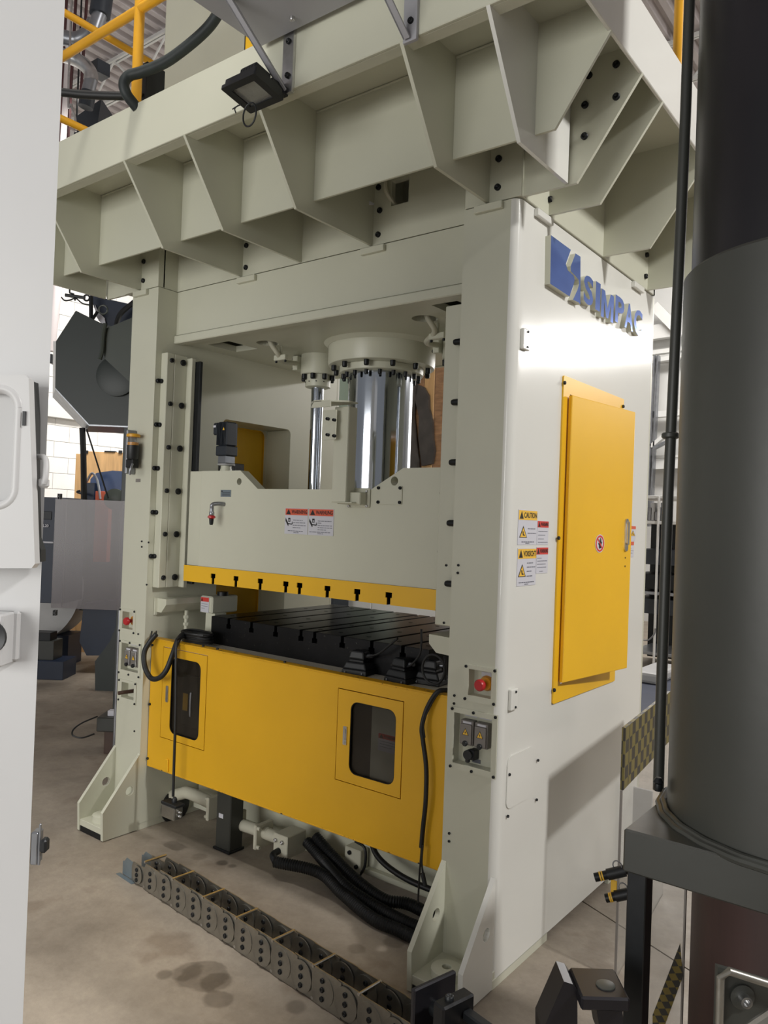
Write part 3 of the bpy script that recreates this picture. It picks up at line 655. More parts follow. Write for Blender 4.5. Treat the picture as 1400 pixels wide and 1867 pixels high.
# ================================================================== CYLINDERS
mc = thing('main_cylinder', 'large polished main press rod under a bolted cream flange at the centre of the crossbeam', 'hydraulic cylinder', (XC, YC, 2.4))
lathe('outer_flange', (XC, YC, 2.29), [(.245, 0), (.258, .004), (.262, .02), (.262, .115)], CREAM, mc, seg=64)
lathe('weld_ring', (XC, YC, 2.388), [(.265, 0), (.285, .017)], CREAM, mc, seg=64)
lathe('inner_flange', (XC, YC, 2.255), [(.195, 0), (.205, .004), (.207, .03), (.207, .034)], CREAM, mc, seg=64)
lathe('rod', (XC, YC, 1.60), [(.158, 0), (.158, .66)], CHR, mc, seg=72, label='polished chrome rod')
for k in range(12):
    t = 2*PI*(k+.5)/12+.10; bolt((XC+.235*math.cos(t), YC+.235*math.sin(t), 2.290), (0, 0, -1), .0125, mc, .026)
for k in range(18):
    t = 2*PI*(k+.3)/18; bolt((XC+.186*math.cos(t), YC+.186*math.sin(t), 2.255), (0, 0, -1), .0095, mc, .024)
for X, lab in ((-1.535, 'slim polished side rod hanging from a small cream flange left of the main rod'), (-.645, 'slim polished side rod hanging from a small cream flange right of the main rod')):
    sc = thing('side_cylinder', lab, 'hydraulic cylinder', (X, YC+.03, 2.4))
    yc = YC+.03
    lathe('flange', (X, yc, 2.30), [(.088, 0), (.092, .004), (.092, .105)], CREAM, sc, seg=36)
    lathe('gland', (X, yc, 2.235), [(.055, 0), (.066, .004), (.068, .065)], CREAM, sc, seg=32)
    lathe('rod', (X, yc, 1.60), [(.033, 0), (.033, .64)], CHR, sc, seg=32, label='polished chrome rod')
    for k in range(8):
        t = 2*PI*(k+.5)/8; bolt((X+.080*math.cos(t), yc+.080*math.sin(t), 2.300), (0, 0, -1), .013, sc, .028)
    for k in range(5): bolt((X+.067*math.cos(-PI/2+(k-2)*.6), yc+.067*math.sin(-PI/2+(k-2)*.6), 2.262), (math.cos(-PI/2+(k-2)*.6), math.sin(-PI/2+(k-2)*.6), 0), .003, sc)
    # port block with pipe to a hole in the beam
    box('port_block', (X-.11, yc-.085, 2.325), (X-.075, yc+.01, 2.40), CREAM, sc, b=.003)
    for dy in (-.07, -.02):
        for dz in (.012, .062): bolt((X-.11, yc+dy, 2.325+dz), (-1, 0, 0), .0085, sc)
    hx = -1.561 if X < -1 else -.619
    tube('pipe', [(hx, .356, 2.50), (hx+.002, .37, 2.42), (hx+.01, .42, 2.365), (X-.06, .50, 2.345), (X-.085, yc-.08, 2.36), (X-.09, yc-.04, 2.362)], .0125, PIPEC, sc, seg=12)
    box('pipe_clamp', (hx-.03, .43, 2.335), (hx+.05, .455, 2.362), CREAM, sc, b=.003)
    for dx in (-.022, .042): bolt((hx+dx, .4425, 2.335), (0, 0, -1), .006, sc, .01)
    cyl('clamp_stud', (hx+.01, .4425, 2.36), (hx+.01, .4425, 2.41), .007, CREAM, sc, seg=10)
# guide spring boxes (folded dark bellows / timber seen behind rod on the right)
tb = thing('timber_crate_side', 'weathered brown timber board with black stains standing behind the press, right of the main rod', 'timber board', on(795, 850, 1, 3.2))
a = on(738, 640, 1, 3.2); b = on(806, 880, 1, 3.2)
for k in range(4):
    x0 = a.x+(b.x-a.x)*k/4; x1 = a.x+(b.x-a.x)*(k+1)/4-.006
    box('board', (x0, 3.2+.004*(k % 2), 1.30), (x1, 3.24, 3.12), BRST if k % 2 else WOOD, tb, b=.004)
wcb = thing('white_cabinet', 'low white cabinet behind the press, seen in the gap between slide and bolster', 'cabinet', (-2.6, 3.3, 0))
q0 = on(560, 1095, 1, 3.1); q1 = on(815, 1095, 1, 3.1)
box('cabinet_body', (q0.x, 3.1, 0.02), (q1.x, 3.6, 1.28), WSTL, wcb); box('cabinet_top', (q0.x-.02, 3.08, 1.28), (q1.x+.02, 3.62, 1.30), SHEET, wcb)
box('cabinet_door', (q0.x+.05, 3.088, .1), ((q0.x+q1.x)/2-.005, 3.1, 1.24), WSTL, wcb); box('cabinet_door', ((q0.x+q1.x)/2+.005, 3.088, .1), (q1.x-.05, 3.1, 1.24), WSTL, wcb)
bm = bmesh.new(); pts = [on(x, y, 1, 3.19) for x, y in ((765, 702), (776, 707), (784, 722), (785, 745), (791, 770), (792, 800), (795, 822), (791, 846), (772, 850), (766, 800), (767, 760), (760, 730))]
quad3(bm, pts, (0, -1, 0), .03); link('black_mat', bm, MATT, tb, label='ragged black rubber mat')
bm = bmesh.new(); pts = [on(x, y, 1, 3.19) for x, y in ((742, 655), (758, 662), (763, 705), (757, 760), (766, 840), (768, 885), (738, 885), (736, 660))]
quad3(bm, pts, (0, -1, 0), .05); link('black_mat', bm, MATT, tb)

# ================================================================== BOLSTER TABLE
bo = thing('bolster_table', 'thick black T-slotted steel bolster table on the press bed', 'bolster', (XC, YC, .92))
BX0, BX1, BY0, BY1, BZ0, BZ = -1.735, -.445, .218, 1.132, .9185, 1.050
poly = [(BX0, BZ0), (BX1, BZ0), (BX1, BZ)]
for x in reversed(SLX):
    n = tnotch(x, BZ, -1, .95); poly += n[::-1]
poly += [(BX0, BZ)]
plate('table', poly, [], 1, BY0, BY1, DKST, bo)
# thin oiled top lands between slots
ed = [BX0]+[v for x in SLX for v in (x-.0092, x+.0092)]+[BX1]
for k in range(0, len(ed), 2):
    hs = []
    plate('top_land', rect(ed[k]+.002, BY0+.003, ed[k+1]-.002, BY1-.003), hs, 2, BZ, BZ+.0015, TBL, bo)
for k in range(9):
    for yy in (.30, .52, .83, 1.05):
        x = (ed[2*k]+ed[2*k+1])/2
        lathe('plug', (x, yy, BZ+.0015), [(.011, 0), (.010, .001)], BLK, bo, seg=14)
# T-slot drain gutter tray at left, sign box
tr = thing('drip_tray', 'cream folded drip tray with a small drain pipe on the left upright below the slide', 'tray', (XI0+.07, .2, 1.1))
def Lp(x, y, Y): return on(x, y, 1, Y)
tx0 = XI0+.002
z1t = on(283, 1088, 0, XI0+.004).z; 
box('back_plate', (tx0, .045, 1.045), (tx0+.006, .32, 1.13), CREAM, tr, b=.001)
plate('trough', [(tx0+.006, 1.128), (tx0+.075, 1.128), (tx0+.075, 1.10), (tx0+.040, 1.060), (tx0+.006, 1.060)], [], 1, .06, .30, CREAM, tr)
cyl('drain_pipe', (tx0+.045, .21, .95), (tx0+.045, .21, 1.062), .010, CREAM, tr, seg=12)
for z in (1.02, .985, .94): lathe('fitting', (tx0+.045, .21, z), [(.014, 0), (.015, .003), (.015, .013), (.013, .016)], CREAM, tr, seg=6)
ra = on(795, 1150, 1, .0)
tr2 = thing('drip_tray', 'cream folded drip tray sticking out left of the right upright above the foot pedals', 'tray', (-.25, .1, 1.0))
e0 = on(782, 1156, 1, .05); e1 = on(812, 1162, 1, .05); e2 = on(795, 1186, 1, .05); e3 = on(810, 1195, 1, .05); e4 = on(782, 1173, 1, .05)
plate('trough', [(e0.x, e0.z), (XI1, e1.z), (XI1, e3.z), (e2.x+.0, e3.z+.005), (e4.x, e4.z)], [], 1, .05, .39, CREAM, tr2)
lm = thing('light_curtain_post', 'cream sensor column standing behind the left end of the bolster table', 'post', on(378, 1140, 1, .45))
box('column', (-1.835, .262, .918), (-1.765, .34, 1.056), CREAM, lm)
bx0 = Vector((-1.862, .25, 1.135)); box('head', (-1.862, .25, 1.055), (-1.772, .42, 1.14), CREAM, lm, b=.006)
bm = bmesh.new(); add_cyl(bm, (-1.80, .34, 1.139), (-1.80, .34, 1.158), .028, seg=20); link('cap', bm, BLK, lm, smooth=True)
# ================================================================== FRONT COVER
FY = .040; FT = .010
cv = thing('front_cover', 'worn yellow sheet-metal front cover across the press bed with two windowed doors', 'cover', (XC, FY, .3))
dR = (-.752, .519, -.428, .882); dL = (-1.868, .466, -1.541, .903)
FX0, FX1 = XI0+.004, XI1-.002
z0l = on(262.5, 1403, 1, FY).z; z0r = on(800, 1587, 1, FY).z
g_ = .0035
plate('panel', [(FX0, .308), (FX1, .308), (FX1, .930), (FX0, .930)], [rect(*dR), rect(*dL)], 1, FY, FY+FT, YELD, cv)
box('bent_top', (FX0, FY-.0015, .926), (FX1, FY+.045, .934), CHIP, cv, b=.002)
box('bottom_edge', (FX0, FY-.0012, .308), (FX1, FY+.02, .313), CHIP, cv, b=.001)
for d, win, hnd, key in ((dR, (-.683, .559, -.462, .841), (-.705, .702), 'r'), (dL, (-1.80, .500, -1.585, .862), (-1.822, .682), 'l')):
    dr = plate('door', rect(d[0]+g_, d[1]+g_, d[2]-g_, d[3]-g_), [rrect(*win, .035)], 1, FY-.001, FY+.009, YELD, cv)
    # gap backing
    plate('window_pane', rrect(win[0]-.008, win[1]-.008, win[2]+.008, win[3]+.008, .04), [], 1, FY+.010, FY+.013, SMOKE, dr)
    bm = bmesh.new(); ww = rrect(*win, .035); vi = [(x, z) for x, z in ww]
    add_plate(bm, rrect(win[0]+.0, win[1]+.0, win[2]-.0, win[3]-.0, .035), [rrect(win[0]+.003, win[1]+.003, win[2]-.003, win[3]-.003, .032)], 1, FY+.001, FY+.008); link('gasket', bm, DKST, dr)
    bm = bmesh.new(); hx, hz = hnd; hh = .036 if key == 'r' else .040; hw = .009
    add_plate(bm, rrect(hx-hw, hz-hh, hx+hw, hz+hh, .003 if key == 'r' else .008), [], 1, FY-.006, FY-.001); add_plate(bm, rrect(hx-hw*.45, hz-hh*.45, hx+hw*.45, hz+hh*.75, .003), [], 1, FY-.009, FY-.006)
    add_cyl(bm, (hx, FY-.0085, hz-hh*.72), (hx, FY-.006, hz-hh*.72), .0045, seg=12)
    link('handle', bm, STEEL, dr, label='chrome flush handle')
for x, z in ((FX0+.008, .90), (FX0+.006, .61), (FX0+.006, .345), (FX1-.010, .895), (FX1-.010, .62)): bolt((x, FY, z), (0, -1, 0), .0065, cv)
for x in (-1.60, -1.50, -1.07): bolt((x, FY+.02, .934), (0, 0, 1), .006, cv, .007)
lt = on(305, 1395, 1, FY)
box('latch', (lt.x-.010, FY-.008, lt.z-.03), (lt.x+.012, FY, lt.z+.03), YELD, cv, b=.003, label='scratched yellow latch')
# interior behind the windows
inr = thing('bed_cabinet', 'dark interior cabinet with a grey unit behind the left cover window', 'cabinet', (-1.7, .2, .4))
ya = .071
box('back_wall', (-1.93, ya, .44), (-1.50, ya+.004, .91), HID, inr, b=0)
box('grey_unit', (-1.74, ya-.014, .55), (-1.60, ya, .79), GRY, inr, b=.003)
box('yellow_label', (-1.725, ya-.017, .62), (-1.69, ya-.014, .70), SGY, inr, b=0)
tube('handle', [(-1.665, ya-.014, .60), (-1.665, ya-.02, .61), (-1.665, ya-.02, .70), (-1.665, ya-.014, .71)], .005, GALV, inr, seg=8, n=3)
inr2 = thing('bed_cabinet', 'interior cabinet wall half dark and half cream behind the right cover window', 'cabinet', (-.6, .2, .5))
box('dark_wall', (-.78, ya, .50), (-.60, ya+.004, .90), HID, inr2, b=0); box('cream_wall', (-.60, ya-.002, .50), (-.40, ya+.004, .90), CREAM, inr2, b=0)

# ================================================================== SIGNS
def sign(label, o, u, wd, ht, hcol, head, n, lines=(), tri=None, hand=False, hh=.27, group=None, tri_in=False, txt=True, name='warning_sign', cat='sign'):
    """o: top-left corner, u: unit along width, v is up"""
    o = Vector(o); u = Vector(u); v = Vector((0, 0, 1)); n = Vector(n)
    t = thing(name, label, cat, o-v*ht, group)
    def P(a, b): return o+u*(a*wd)-v*(b*ht)
    bm = bmesh.new(); quad3(bm, [P(0, 0), P(1, 0), P(1, 1), P(0, 1)], n, .0012); link('plate', bm, SGN, t)
    e = n*.0012
    bm = bmesh.new(); quad3(bm, [P(.02, .02)+e, P(.98, .02)+e, P(.98, hh)+e, P(.02, hh)+e], n, .0006); link('header', bm, hcol, t)
    e2 = n*.0018
    bm = bmesh.new(); quad3(bm, [P(.06, hh*.90)+e2, P(.26, hh*.90)+e2, P(.16, hh*.15)+e2], n, .0004); link('warning_triangle', bm, SGK, t)
    if head and txt:
        bm = fit_text(head, P(.29, hh*.80)+e2, u, v, n, wd*.67, ht*hh*.55, .02, .0005); link('lettering', bm, SGK, t)
    bm = bmesh.new()
    for (a, b, c) in lines:
        # broken word dashes
        x = a; random.seed(int(a*100+b*1000))
        while x < c-.03:
            w_ = min(random.uniform(.06, .16), c-x); quad3(bm, [P(x, b-.012)+e, P(x+w_, b-.012)+e, P(x+w_, b+.012)+e, P(x, b+.012)+e], n, .0005); x += w_+.02
    if lines: link('small_print', bm, SGG, t)
    if tri:
        cx, cy, s = tri
        bm = bmesh.new(); quad3(bm, [P(cx-s, cy+s*.8)+e, P(cx+s, cy+s*.8)+e, P(cx, cy-s*.9)+e], n, .0005); link('triangle_border', bm, SGK, t)
        bm = bmesh.new(); e3 = n*.0017; k = .78; quad3(bm, [P(cx-s*k, cy+s*.70)+e3, P(cx+s*k, cy+s*.70)+e3, P(cx, cy-s*.62)+e3], n, .0004); link('triangle_fill', bm, SGY, t)
        bm = bmesh.new(); e4 = n*.0021
        quad3(bm, [P(cx-s*.25, cy-s*.1)+e4, P(cx+s*.02, cy-s*.1)+e4, P(cx+s*.06, cy+s*.30)+e4, P(cx+s*.42, cy+s*.42)+e4, P(cx+s*.40, cy+s*.52)+e4, P(cx-s*.12, cy+s*.5)+e4], n, .0003); link('symbol', bm, SGK, t)
    if hand:
        bm = bmesh.new()
        for poly in ([(.03, .38), (.12, .52), (.17, .62), (.17, .68), (.15, .70), (.03, .50)], [(.15, .38), (.245, .38), (.245, .53), (.15, .53)], [(.13, .585), (.30, .60), (.33, .57), (.30, .54), (.34, .52), (.35, .62), (.30, .64), (.14, .62)]):
            quad3(bm, [P(*p)+e for p in poly], n, .0005)
        link('symbol', bm, SGK, t)
        bm = bmesh.new(); quad3(bm, [P(.175, .44)+n*.0017, P(.22, .44)+n*.0017, P(.22, .50)+n*.0017, P(.175, .50)+n*.0017], n, .0003); link('symbol_cutout', bm, SGN, t)
    return t
ux = (1, 0, 0); nf = (0, -1, 0); uy = (0, 1, 0); ns = (1, 0, 0)
a = on(520.5, 926, 1, SY-.0005); b = on(607.5, 975, 1, SY-.0005); mw = (b.x-a.x)/2
ht = a.z-b.z+.006
sign('WARNING sign with orange header on the slide, left half of the pair', a, ux, mw*.97, ht, SGO, 'WARNING', nf, [(.36, .46, .78), (.36, .56, .93), (.36, .66, .93), (.36, .75, .72), (.15, .88, .80), (.40, .94, .62)], hand=True)
sign('WARNUNG sign with orange header on the slide, right half of the pair', a+Vector((mw*1.0, 0, .0)), ux, mw, ht, SGO, 'WARNUNG', nf, [(.38, .46, .92), (.38, .54, .55), (.38, .63, .95), (.38, .71, .95), (.38, .79, .75), (.05, .88, .92), (.38, .94, .6)], hand=True)
def ssign(label, TL, BR, col, head, lines, **k):
    a = on(TL[0], TL[1], 0, .0004); b = on(BR[0], BR[1], 0, .0004)
    return sign(label, a, uy, b.y-a.y, a.z-b.z, col, head, ns, lines, **k)
ssign('CAUTION sign with yellow header on the press side, above the VORSICHT sign', (945, 928.5), (977.5, 993), SGY, 'CAUTION', [(.50, .54, .92), (.50, .67, .95), (.2, .92, .85), (.4, .96, .6)], tri=(.27, .64, .20), hh=.29)
ssign('VORSICHT sign with yellow header on the press side, below the CAUTION sign', (943.5, 999.5), (975.5, 1066), SGY, 'VORSICHT', [(.50, .40, .82), (.50, .51, .95), (.50, .62, .75), (.50, .75, .82), (.1, .91, .9), (.4, .96, .6)], tri=(.25, .60, .20), hh=.28)
ssign('small red-header warning sign on the press side right of the CAUTION sign', (979.5, 949), (998.5, 993), SGR, 'WARNING', [(.10, .44, .9), (.10, .60, .75), (.10, .76, .6), (.1, .90, .95)], hh=.28)
ssign('small red-header warning sign on the press side right of the VORSICHT sign', (977.5, 997.5), (997.5, 1044.5), SGR, 'WARNUNG', [(.10, .42, .45), (.10, .53, .92), (.10, .65, .8), (.10, .77, .85), (.3, .92, .6)], hh=.28)
ssign('white triangle sign on the press side behind the ajar yellow door handle', (1140, 958), (1158, 986), SGO, '', [(.1, .8, .5)], tri=(.72, .5, .22), hh=.22, txt=False)
ssign('lower white sign with orange header half hidden by the ajar yellow door', (1139, 987), (1154.5, 1015.5), SGO, '', [(.1, .45, .7), (.1, .60, .95), (.1, .75, .85)], hh=.25, txt=False)
a = Vector((-1.858, .2495, 1.134)); b = Vector((-1.795, .2495, 1.058))
sign('dull red-header warning sign on the sensor column left of the bolster table', a, ux, b.x-a.x, a.z-b.z, SGR, '', nf, [(.10, .45, .9), (.10, .60, .85), (.10, .75, .55)], hh=.30, txt=False)
a = on(690, 1335, 1, ya-.003); b = on(719, 1380, 1, ya-.003)
sign('red-header warning sign seen through the right cover window', a, ux, b.x-a.x+.02, a.z-b.z-.01, SGR, 'WARNING', nf, [(.10, .45, .9), (.10, .60, .85), (.10, .75, .65)], hh=.30)
# prohibition disc goes on the door later

# ================================================================== SIDE ACCESS DOOR
for side in ('r', 'l'):
    g = 1 if side == 'r' else -1; X = 0.0 if side == 'r' else XL
    dt = thing('access_door', 'tall yellow access door standing slightly ajar in its frame on the right side of the press' if side == 'r' else 'yellow access door on the far left upright, seen through the inner window', 'door', (X, .69, .89))
    plate('frame', rrect(.382, .890, 1.0, 2.118, .008), [rect(.44, .955, .95, 2.055)] , 0, X+g*.0005, X+g*.007, YEL, dt)
    if side == 'r':
        TL = on(1038.6, 721.4, 0, .014); BL = on(1019, 1244.6, 0, .014); TR = on(1153, 751.8, 2, TL.z)
        zt_, zb_ = TL.z, BL.z; hy = (TL.y+BL.y)/2; ang = math.atan2(TR.x-.014, TR.y-hy); wd = math.hypot(TR.x-.014, TR.y-hy)
    else: zt_, zb_, hy, ang, wd = 2.085, .92, .41, 0.0, .57
    print('door', ang, wd, zt_, zb_, hy)
    M = Matrix.Translation((X+g*.012, hy, 0)) @ Matrix.Rotation(-ang, 4, 'Z')   # local +Y along the door
    FR.append(M if side == 'r' else Matrix.Translation((X-.012, hy, 0)))
    x0, x1 = (0, .016) if side == 'r' else (-.016, 0)
    box('leaf', (x0, 0, zb_), (x1, wd, zt_), YEL, dt, b=.003, seg=2)
    if side == 'r':
        bm = bmesh.new(); hy2 = wd-.052; hz = 1.527
        add_plate(bm, rrect(hy2-.014, hz-.068, hy2+.014, hz+.068, .013), [], 0, .016, .022); add_plate(bm, rrect(hy2-.008, hz-.040, hy2+.008, hz+.056, .007), [], 0, .022, .030)
        hd = link('handle', bm, STEEL, dt, label='chrome flush handle')
        for z in (hz-.095, hz-.13): bolt((.016, hy2+.002, z), (1, 0, 0), .0035, dt, .002, BRN)
        # prohibition disc
        pd = hy_ = None
        cy = None
    FR.pop()
    if side == 'r':
        cpt = None
        d = ray(1093, 991)
        # intersect with leaf outer plane
        n_ = M.to_3x3() @ Vector((1, 0, 0)); p0 = M @ Vector((.016, 0, 0)); tt = (p0-CAM).dot(n_)/d.dot(n_); hit = CAM+d*tt
        lc = M.inverted() @ hit
        FR.append(M)
        ps = thing('no_entry_sign', 'round white and red no-touching sign on the ajar yellow door', 'sign', (lc.x, lc.y, lc.z))
        R_ = .036
        plate('disc', circ(lc.y, lc.z, R_, 32), [], 0, .0163, .0173, SGN, ps)
        plate('ring', circ(lc.y, lc.z, R_*.90, 32), [circ(lc.y, lc.z, R_*.70, 32)], 0, .0173, .0180, SGR, ps)
        s2 = R_*.72; k = .7071
        bm = bmesh.new(); 
        for poly in ([(-.006, -.02), (.010, -.018), (.012, -.002), (.017, .006), (.013, .008), (.010, .003), (.010, .020), (.007, .020), (.006, .006), (.003, .023), (.000, .023), (0, .006), (-.005, .016), (-.008, .015), (-.005, .002), (-.013, .002), (-.013, -.002), (-.008, -.006)],):
            add_plate(bm, [(lc.y+x*1.0, lc.z+z*1.0) for x, z in poly], [], 0, .0173, .0179)
        link('hand_symbol', bm, SGK, ps)
        bm = bmesh.new(); add_plate(bm, [(lc.y-s2*k-.002, lc.z+s2*k-.002), (lc.y-s2*k+.002, lc.z+s2*k+.002), (lc.y+s2*k+.002, lc.z-s2*k+.002), (lc.y+s2*k-.002, lc.z-s2*k-.002)], [], 0, .0180, .0184); link('slash', bm, SGR, ps)
        FR.pop()
        for x, y in ((1028, 698), (1135, 741), (1017, 981), (1009, 1258)): bolt(on(x, y, 0, .007), (1, 0, 0), .007, dt)
        bolt(on(1022, 1241, 0, .010), (1, 0, 0), .003, dt)

# ================================================================== LOGO
lg = thing('maker_logo', 'raised polished blue SIMPAC letters and emblem on the press side under the crown', 'logo', on(1080, 560, 0, 0))
def zz(x, y, X=.02): return on(980+x/6.364, 410+y/6.364, 0, X)
def logo_part(name, bm):
    o = link(name, bm, LOGO, lg); o.data.materials.append(CREAM)
    for f in o.data.polygons:
        if abs(f.normal.x) < .7: f.material_index = 1
    return o
def lpoly(pts, th=.022):
    bm = bmesh.new(); add_plate(bm, [(zz(*p).y, zz(*p).z) for p in pts], [], 0, .0, th); return bm
bm = lpoly([(150, 120), (380, 290), (322, 455), (345, 530), (412, 590), (425, 640), (410, 700), (365, 832), (140, 683)]); logo_part('emblem', bm)
bm = lpoly([(435, 333), (492, 370), (492, 640), (490, 925), (470, 900), (405, 868), (455, 760), (475, 690), (470, 640), (440, 600), (380, 540), (378, 480)]); logo_part('emblem', bm)
def letter(ch, xl, xr, ytl, ybl, ytr, ybr):
    zt1 = (zz(xl, ytl).z+zz(xr, ytr).z)/2; zb1 = (zz(xl, ybl).z+zz(xr, ybr).z)/2
    y0 = zz(xl, (ytl+ybl)/2).y; y1 = zz(xr, (ytr+ybr)/2).y
    bm = fit_text(ch, (0, y0, 2.42), (0, 1, 0), (0, 0, 1), (1, 0, 0), (y1-y0)*.97, .112, .012 if ch == 'M' else .028, .022); logo_part('letter', bm)
mb_ = zz(735, 682).z, zz(735, 1062).z; ya, yb = zz(735, 870).y, zz(878, 930).y; z0_ = (zz(735, 1040).z+zz(885, 1150).z)/2-.004; z1_ = z0_+.112; w_ = (yb-ya)
bm = bmesh.new(); add_plate(bm, [(ya+a*w_, z0_+b*(z1_-z0_)) for a, b in ((0, 0), (0, 1), (.27, 1), (.5, .42), (.73, 1), (1, 1), (1, 0), (.78, 0), (.78, .62), (.58, .06), (.42, .06), (.22, .62), (.22, 0))], [], 0, .0, .022); logo_part('letter', bm)
for ch, xl, xr in (('S', 530, 645), ('I', 668, 722), ('P', 897, 1003), ('A', 1008, 1108), ('C', 1115, 1212)):
    ym = 560+(xl-540)*.62
    letter(ch, xl, xr, ym, ym+380, ym+60, ym+430)

# ================================================================== CONTROL PANELS ON THE UPRIGHTS
def recess(key, label, name, cat):
    o_, i_ = PAN[key]; t = thing(name, label, cat, ((o_[0]+o_[2])/2, 0, o_[1]))
    plate('frame', rect(*o_), [rect(*i_)], 1, -.004, -.0003, CREAM, t)
    bm = bmesh.new(); add_box(bm, (i_[0]-.006, .0352, i_[1]-.006), (i_[2]+.006, .038, i_[3]+.006))
    link('recess_back', bm, CREAM, t)
    m = .007
    pts = [(o_[0]+m, o_[1]+m), (o_[2]-m, o_[1]+m), (o_[0]+m, o_[3]-m), (o_[2]-m, o_[3]-m)]
    if key[0] == 's': pts += [((o_[0]+o_[2])/2, o_[1]+m), ((o_[0]+o_[2])/2, o_[3]-m)]
    for x, z in pts: bolt((x, -.004, z), (0, -1, 0), .0052, t, .005)
    return t, i_
for key, lab in (('er', 'recessed emergency stop panel with red mushroom button on the right upright'), ('el', 'recessed emergency stop panel with red mushroom button on the left upright')):
    t, i_ = recess(key, lab, 'emergency_stop_panel', 'control panel')
    cx = (i_[0]+i_[2])/2+(.003 if key == 'er' else .006); cz = (i_[1]+i_[3])/2-.002
    lathe('yellow_collar', (cx+.005, .035, cz), [(.0265, 0), (.0265, .004), (.022, .016)], AMB, t, seg=28, axis=(0, -1, 0))
    lathe('red_button', (cx+.005, .012, cz), [(.009, 0), (.010, .018), (.0195, .022), (.020, .032), (.016, .038)], RED, t, seg=28, axis=(0, -1, 0))
    box('label_plate', (cx-.018, .033, i_[3]-.024), (cx+.020, .035, i_[3]-.010), SGN, t, b=0)
for key, lab in (('sr', 'recessed socket panel with two grey flap outlets and a black connector on the right upright'), ('sl', 'recessed socket panel with two grey flap outlets on the left upright')):
    t, i_ = recess(key, lab, 'socket_panel', 'socket panel')
    W_ = i_[2]-i_[0]; H_ = i_[3]-i_[1]
    for k, (fx) in enumerate((.14, .52)):
        x0 = i_[0]+W_*fx; x1 = x0+W_*.34; z1 = i_[3]-.022; z0 = z1-(.085 if key == 'sr' else .09)
        sk = box('socket', (x0, .006, z0), (x1, .035, z1), GPL, t, b=.003, seg=2)
        box('flap', (x0+.003, -.002, z0+.004), (x1-.003, .006, z1-.012), STEEL if key == 'sl' else GPL, sk, b=.003, seg=2)
        box('label', (x0+.012, .003, z1-.010), (x1-.006, .006, z1-.003), SGN, sk, b=0)
        cx = (x0+x1)/2; zc = z0+.042
        bm = bmesh.new(); add_plate(bm, [(cx-.0135, zc-.006), (cx+.0135, zc-.006), (cx, zc+.018)], [], 1, -.0026, -.002); link('triangle_border', bm, SGK, sk)
        bm = bmesh.new(); add_plate(bm, [(cx-.0105, zc-.0045), (cx+.0105, zc-.0045), (cx, zc+.0145)], [], 1, -.0031, -.0026); link('triangle_fill', bm, SGY, sk)
        bm = bmesh.new(); add_plate(bm, [(cx+.001, zc+.009), (cx-.0028, zc+.003), (cx, zc+.003), (cx-.0005, zc-.003), (cx+.003, zc+.0045), (cx+.0005, zc+.0045)], [], 1, -.0035, -.0031); link('bolt_symbol', bm, SGK, sk)
        lathe('knob', (cx+.001, -.002, z0+.008), [(.0095, 0), (.010, .004), (.008, .008)], BPL, sk, seg=16, axis=(0, -1, 0))
        box('name_label', (x0+.002, .0335, i_[3]-.014), (x1-.002, .035, i_[3]-.004), SGN, t, b=0)
    if key == 'sr':
        cx = i_[0]+W_*.42; cz = i_[1]+.038
        bm = bmesh.new(); add_box(bm, (cx-.004, .002, cz-.018), (cx+.020, .035, cz+.018), .003); add_cyl(bm, (cx-.003, -.008, cz), (cx-.003, .02, cz), .0165, seg=20); add_box(bm, (cx-.014, -.004, cz-.028), (cx+.001, .01, cz-.01), .003)
        link('connector', bm, BPL, t, smooth=False, label='black round connector')
        box('label_plate', (cx-.006, .033, cz-.033), (cx+.026, .035, cz-.02), SGG, t, b=0)
t, i_ = recess('wl', 'small recessed switch panel with a brown rotary handle low on the left upright', 'switch_panel', 'control panel')
cx = (i_[0]+i_[2])/2+.02; cz = (i_[1]+i_[3])/2
lathe('switch_base', (cx, .035, cz), [(.018, 0), (.018, .006), (.013, .010)], GPL, t, seg=20, axis=(0, -1, 0))
cyl('switch_handle', (cx, .018, cz), (cx-.012, -.06, cz-.001), .0095, BRN, t, seg=16, label='brown handle')
box('label_plate', (cx-.02, .033, i_[3]-.022), (cx+.012, .035, i_[3]-.006), SGG, t, b=0)

# ================================================================== LUBRICATOR on left upright
lb = thing('grease_cup', 'transparent grease lubricator with yellow cap and black body on the left upright', 'lubricator', on(243, 850, 1, -.05))
c0 = on(243, 800, 1, -.045); rr_ = .030
def lz(y): return on(243, y, 1, -.045).z
lathe('yellow_cap', (c0.x, -.045, lz(797)), [(.032, 0), (.033, .004), (.033, .012), (.028, .016)], YELR, lb, seg=28)
lathe('reservoir', (c0.x, -.045, lz(811)), [(.029, 0), (.0295, lz(797)-lz(811))], CLR, lb, seg=28)
lathe('grease', (c0.x, -.045, lz(812)), [(.026, 0), (.026, .014)], AMB, lb, seg=24)
lathe('black_body', (c0.x, -.045, lz(838)), [(.024, 0), (.029, .008), (.030, lz(812)-lz(838))], BPL, lb, seg=28)
box('pump_block', (c0.x-.035, -.06, lz(853)), (c0.x+.02, -.02, lz(837)), BLK, lb, b=.004)
tube('lever', [(c0.x+.025, -.06, lz(846)), (c0.x+.026, -.07, lz(855)), (c0.x+.018, -.07, lz(866))], .0055, GALV, lb, seg=8)
box('side_bracket', (c0.x-.052, -.055, lz(864)), (c0.x-.036, -.001, lz(783)), GALV, lb, b=.004)
box('name_tag', (on(248, 876, 1, 0).x, -.002, on(248, 879, 1, 0).z), (on(256, 876, 1, 0).x, 0, on(250, 873, 1, 0).z), GPL, lb, b=0)

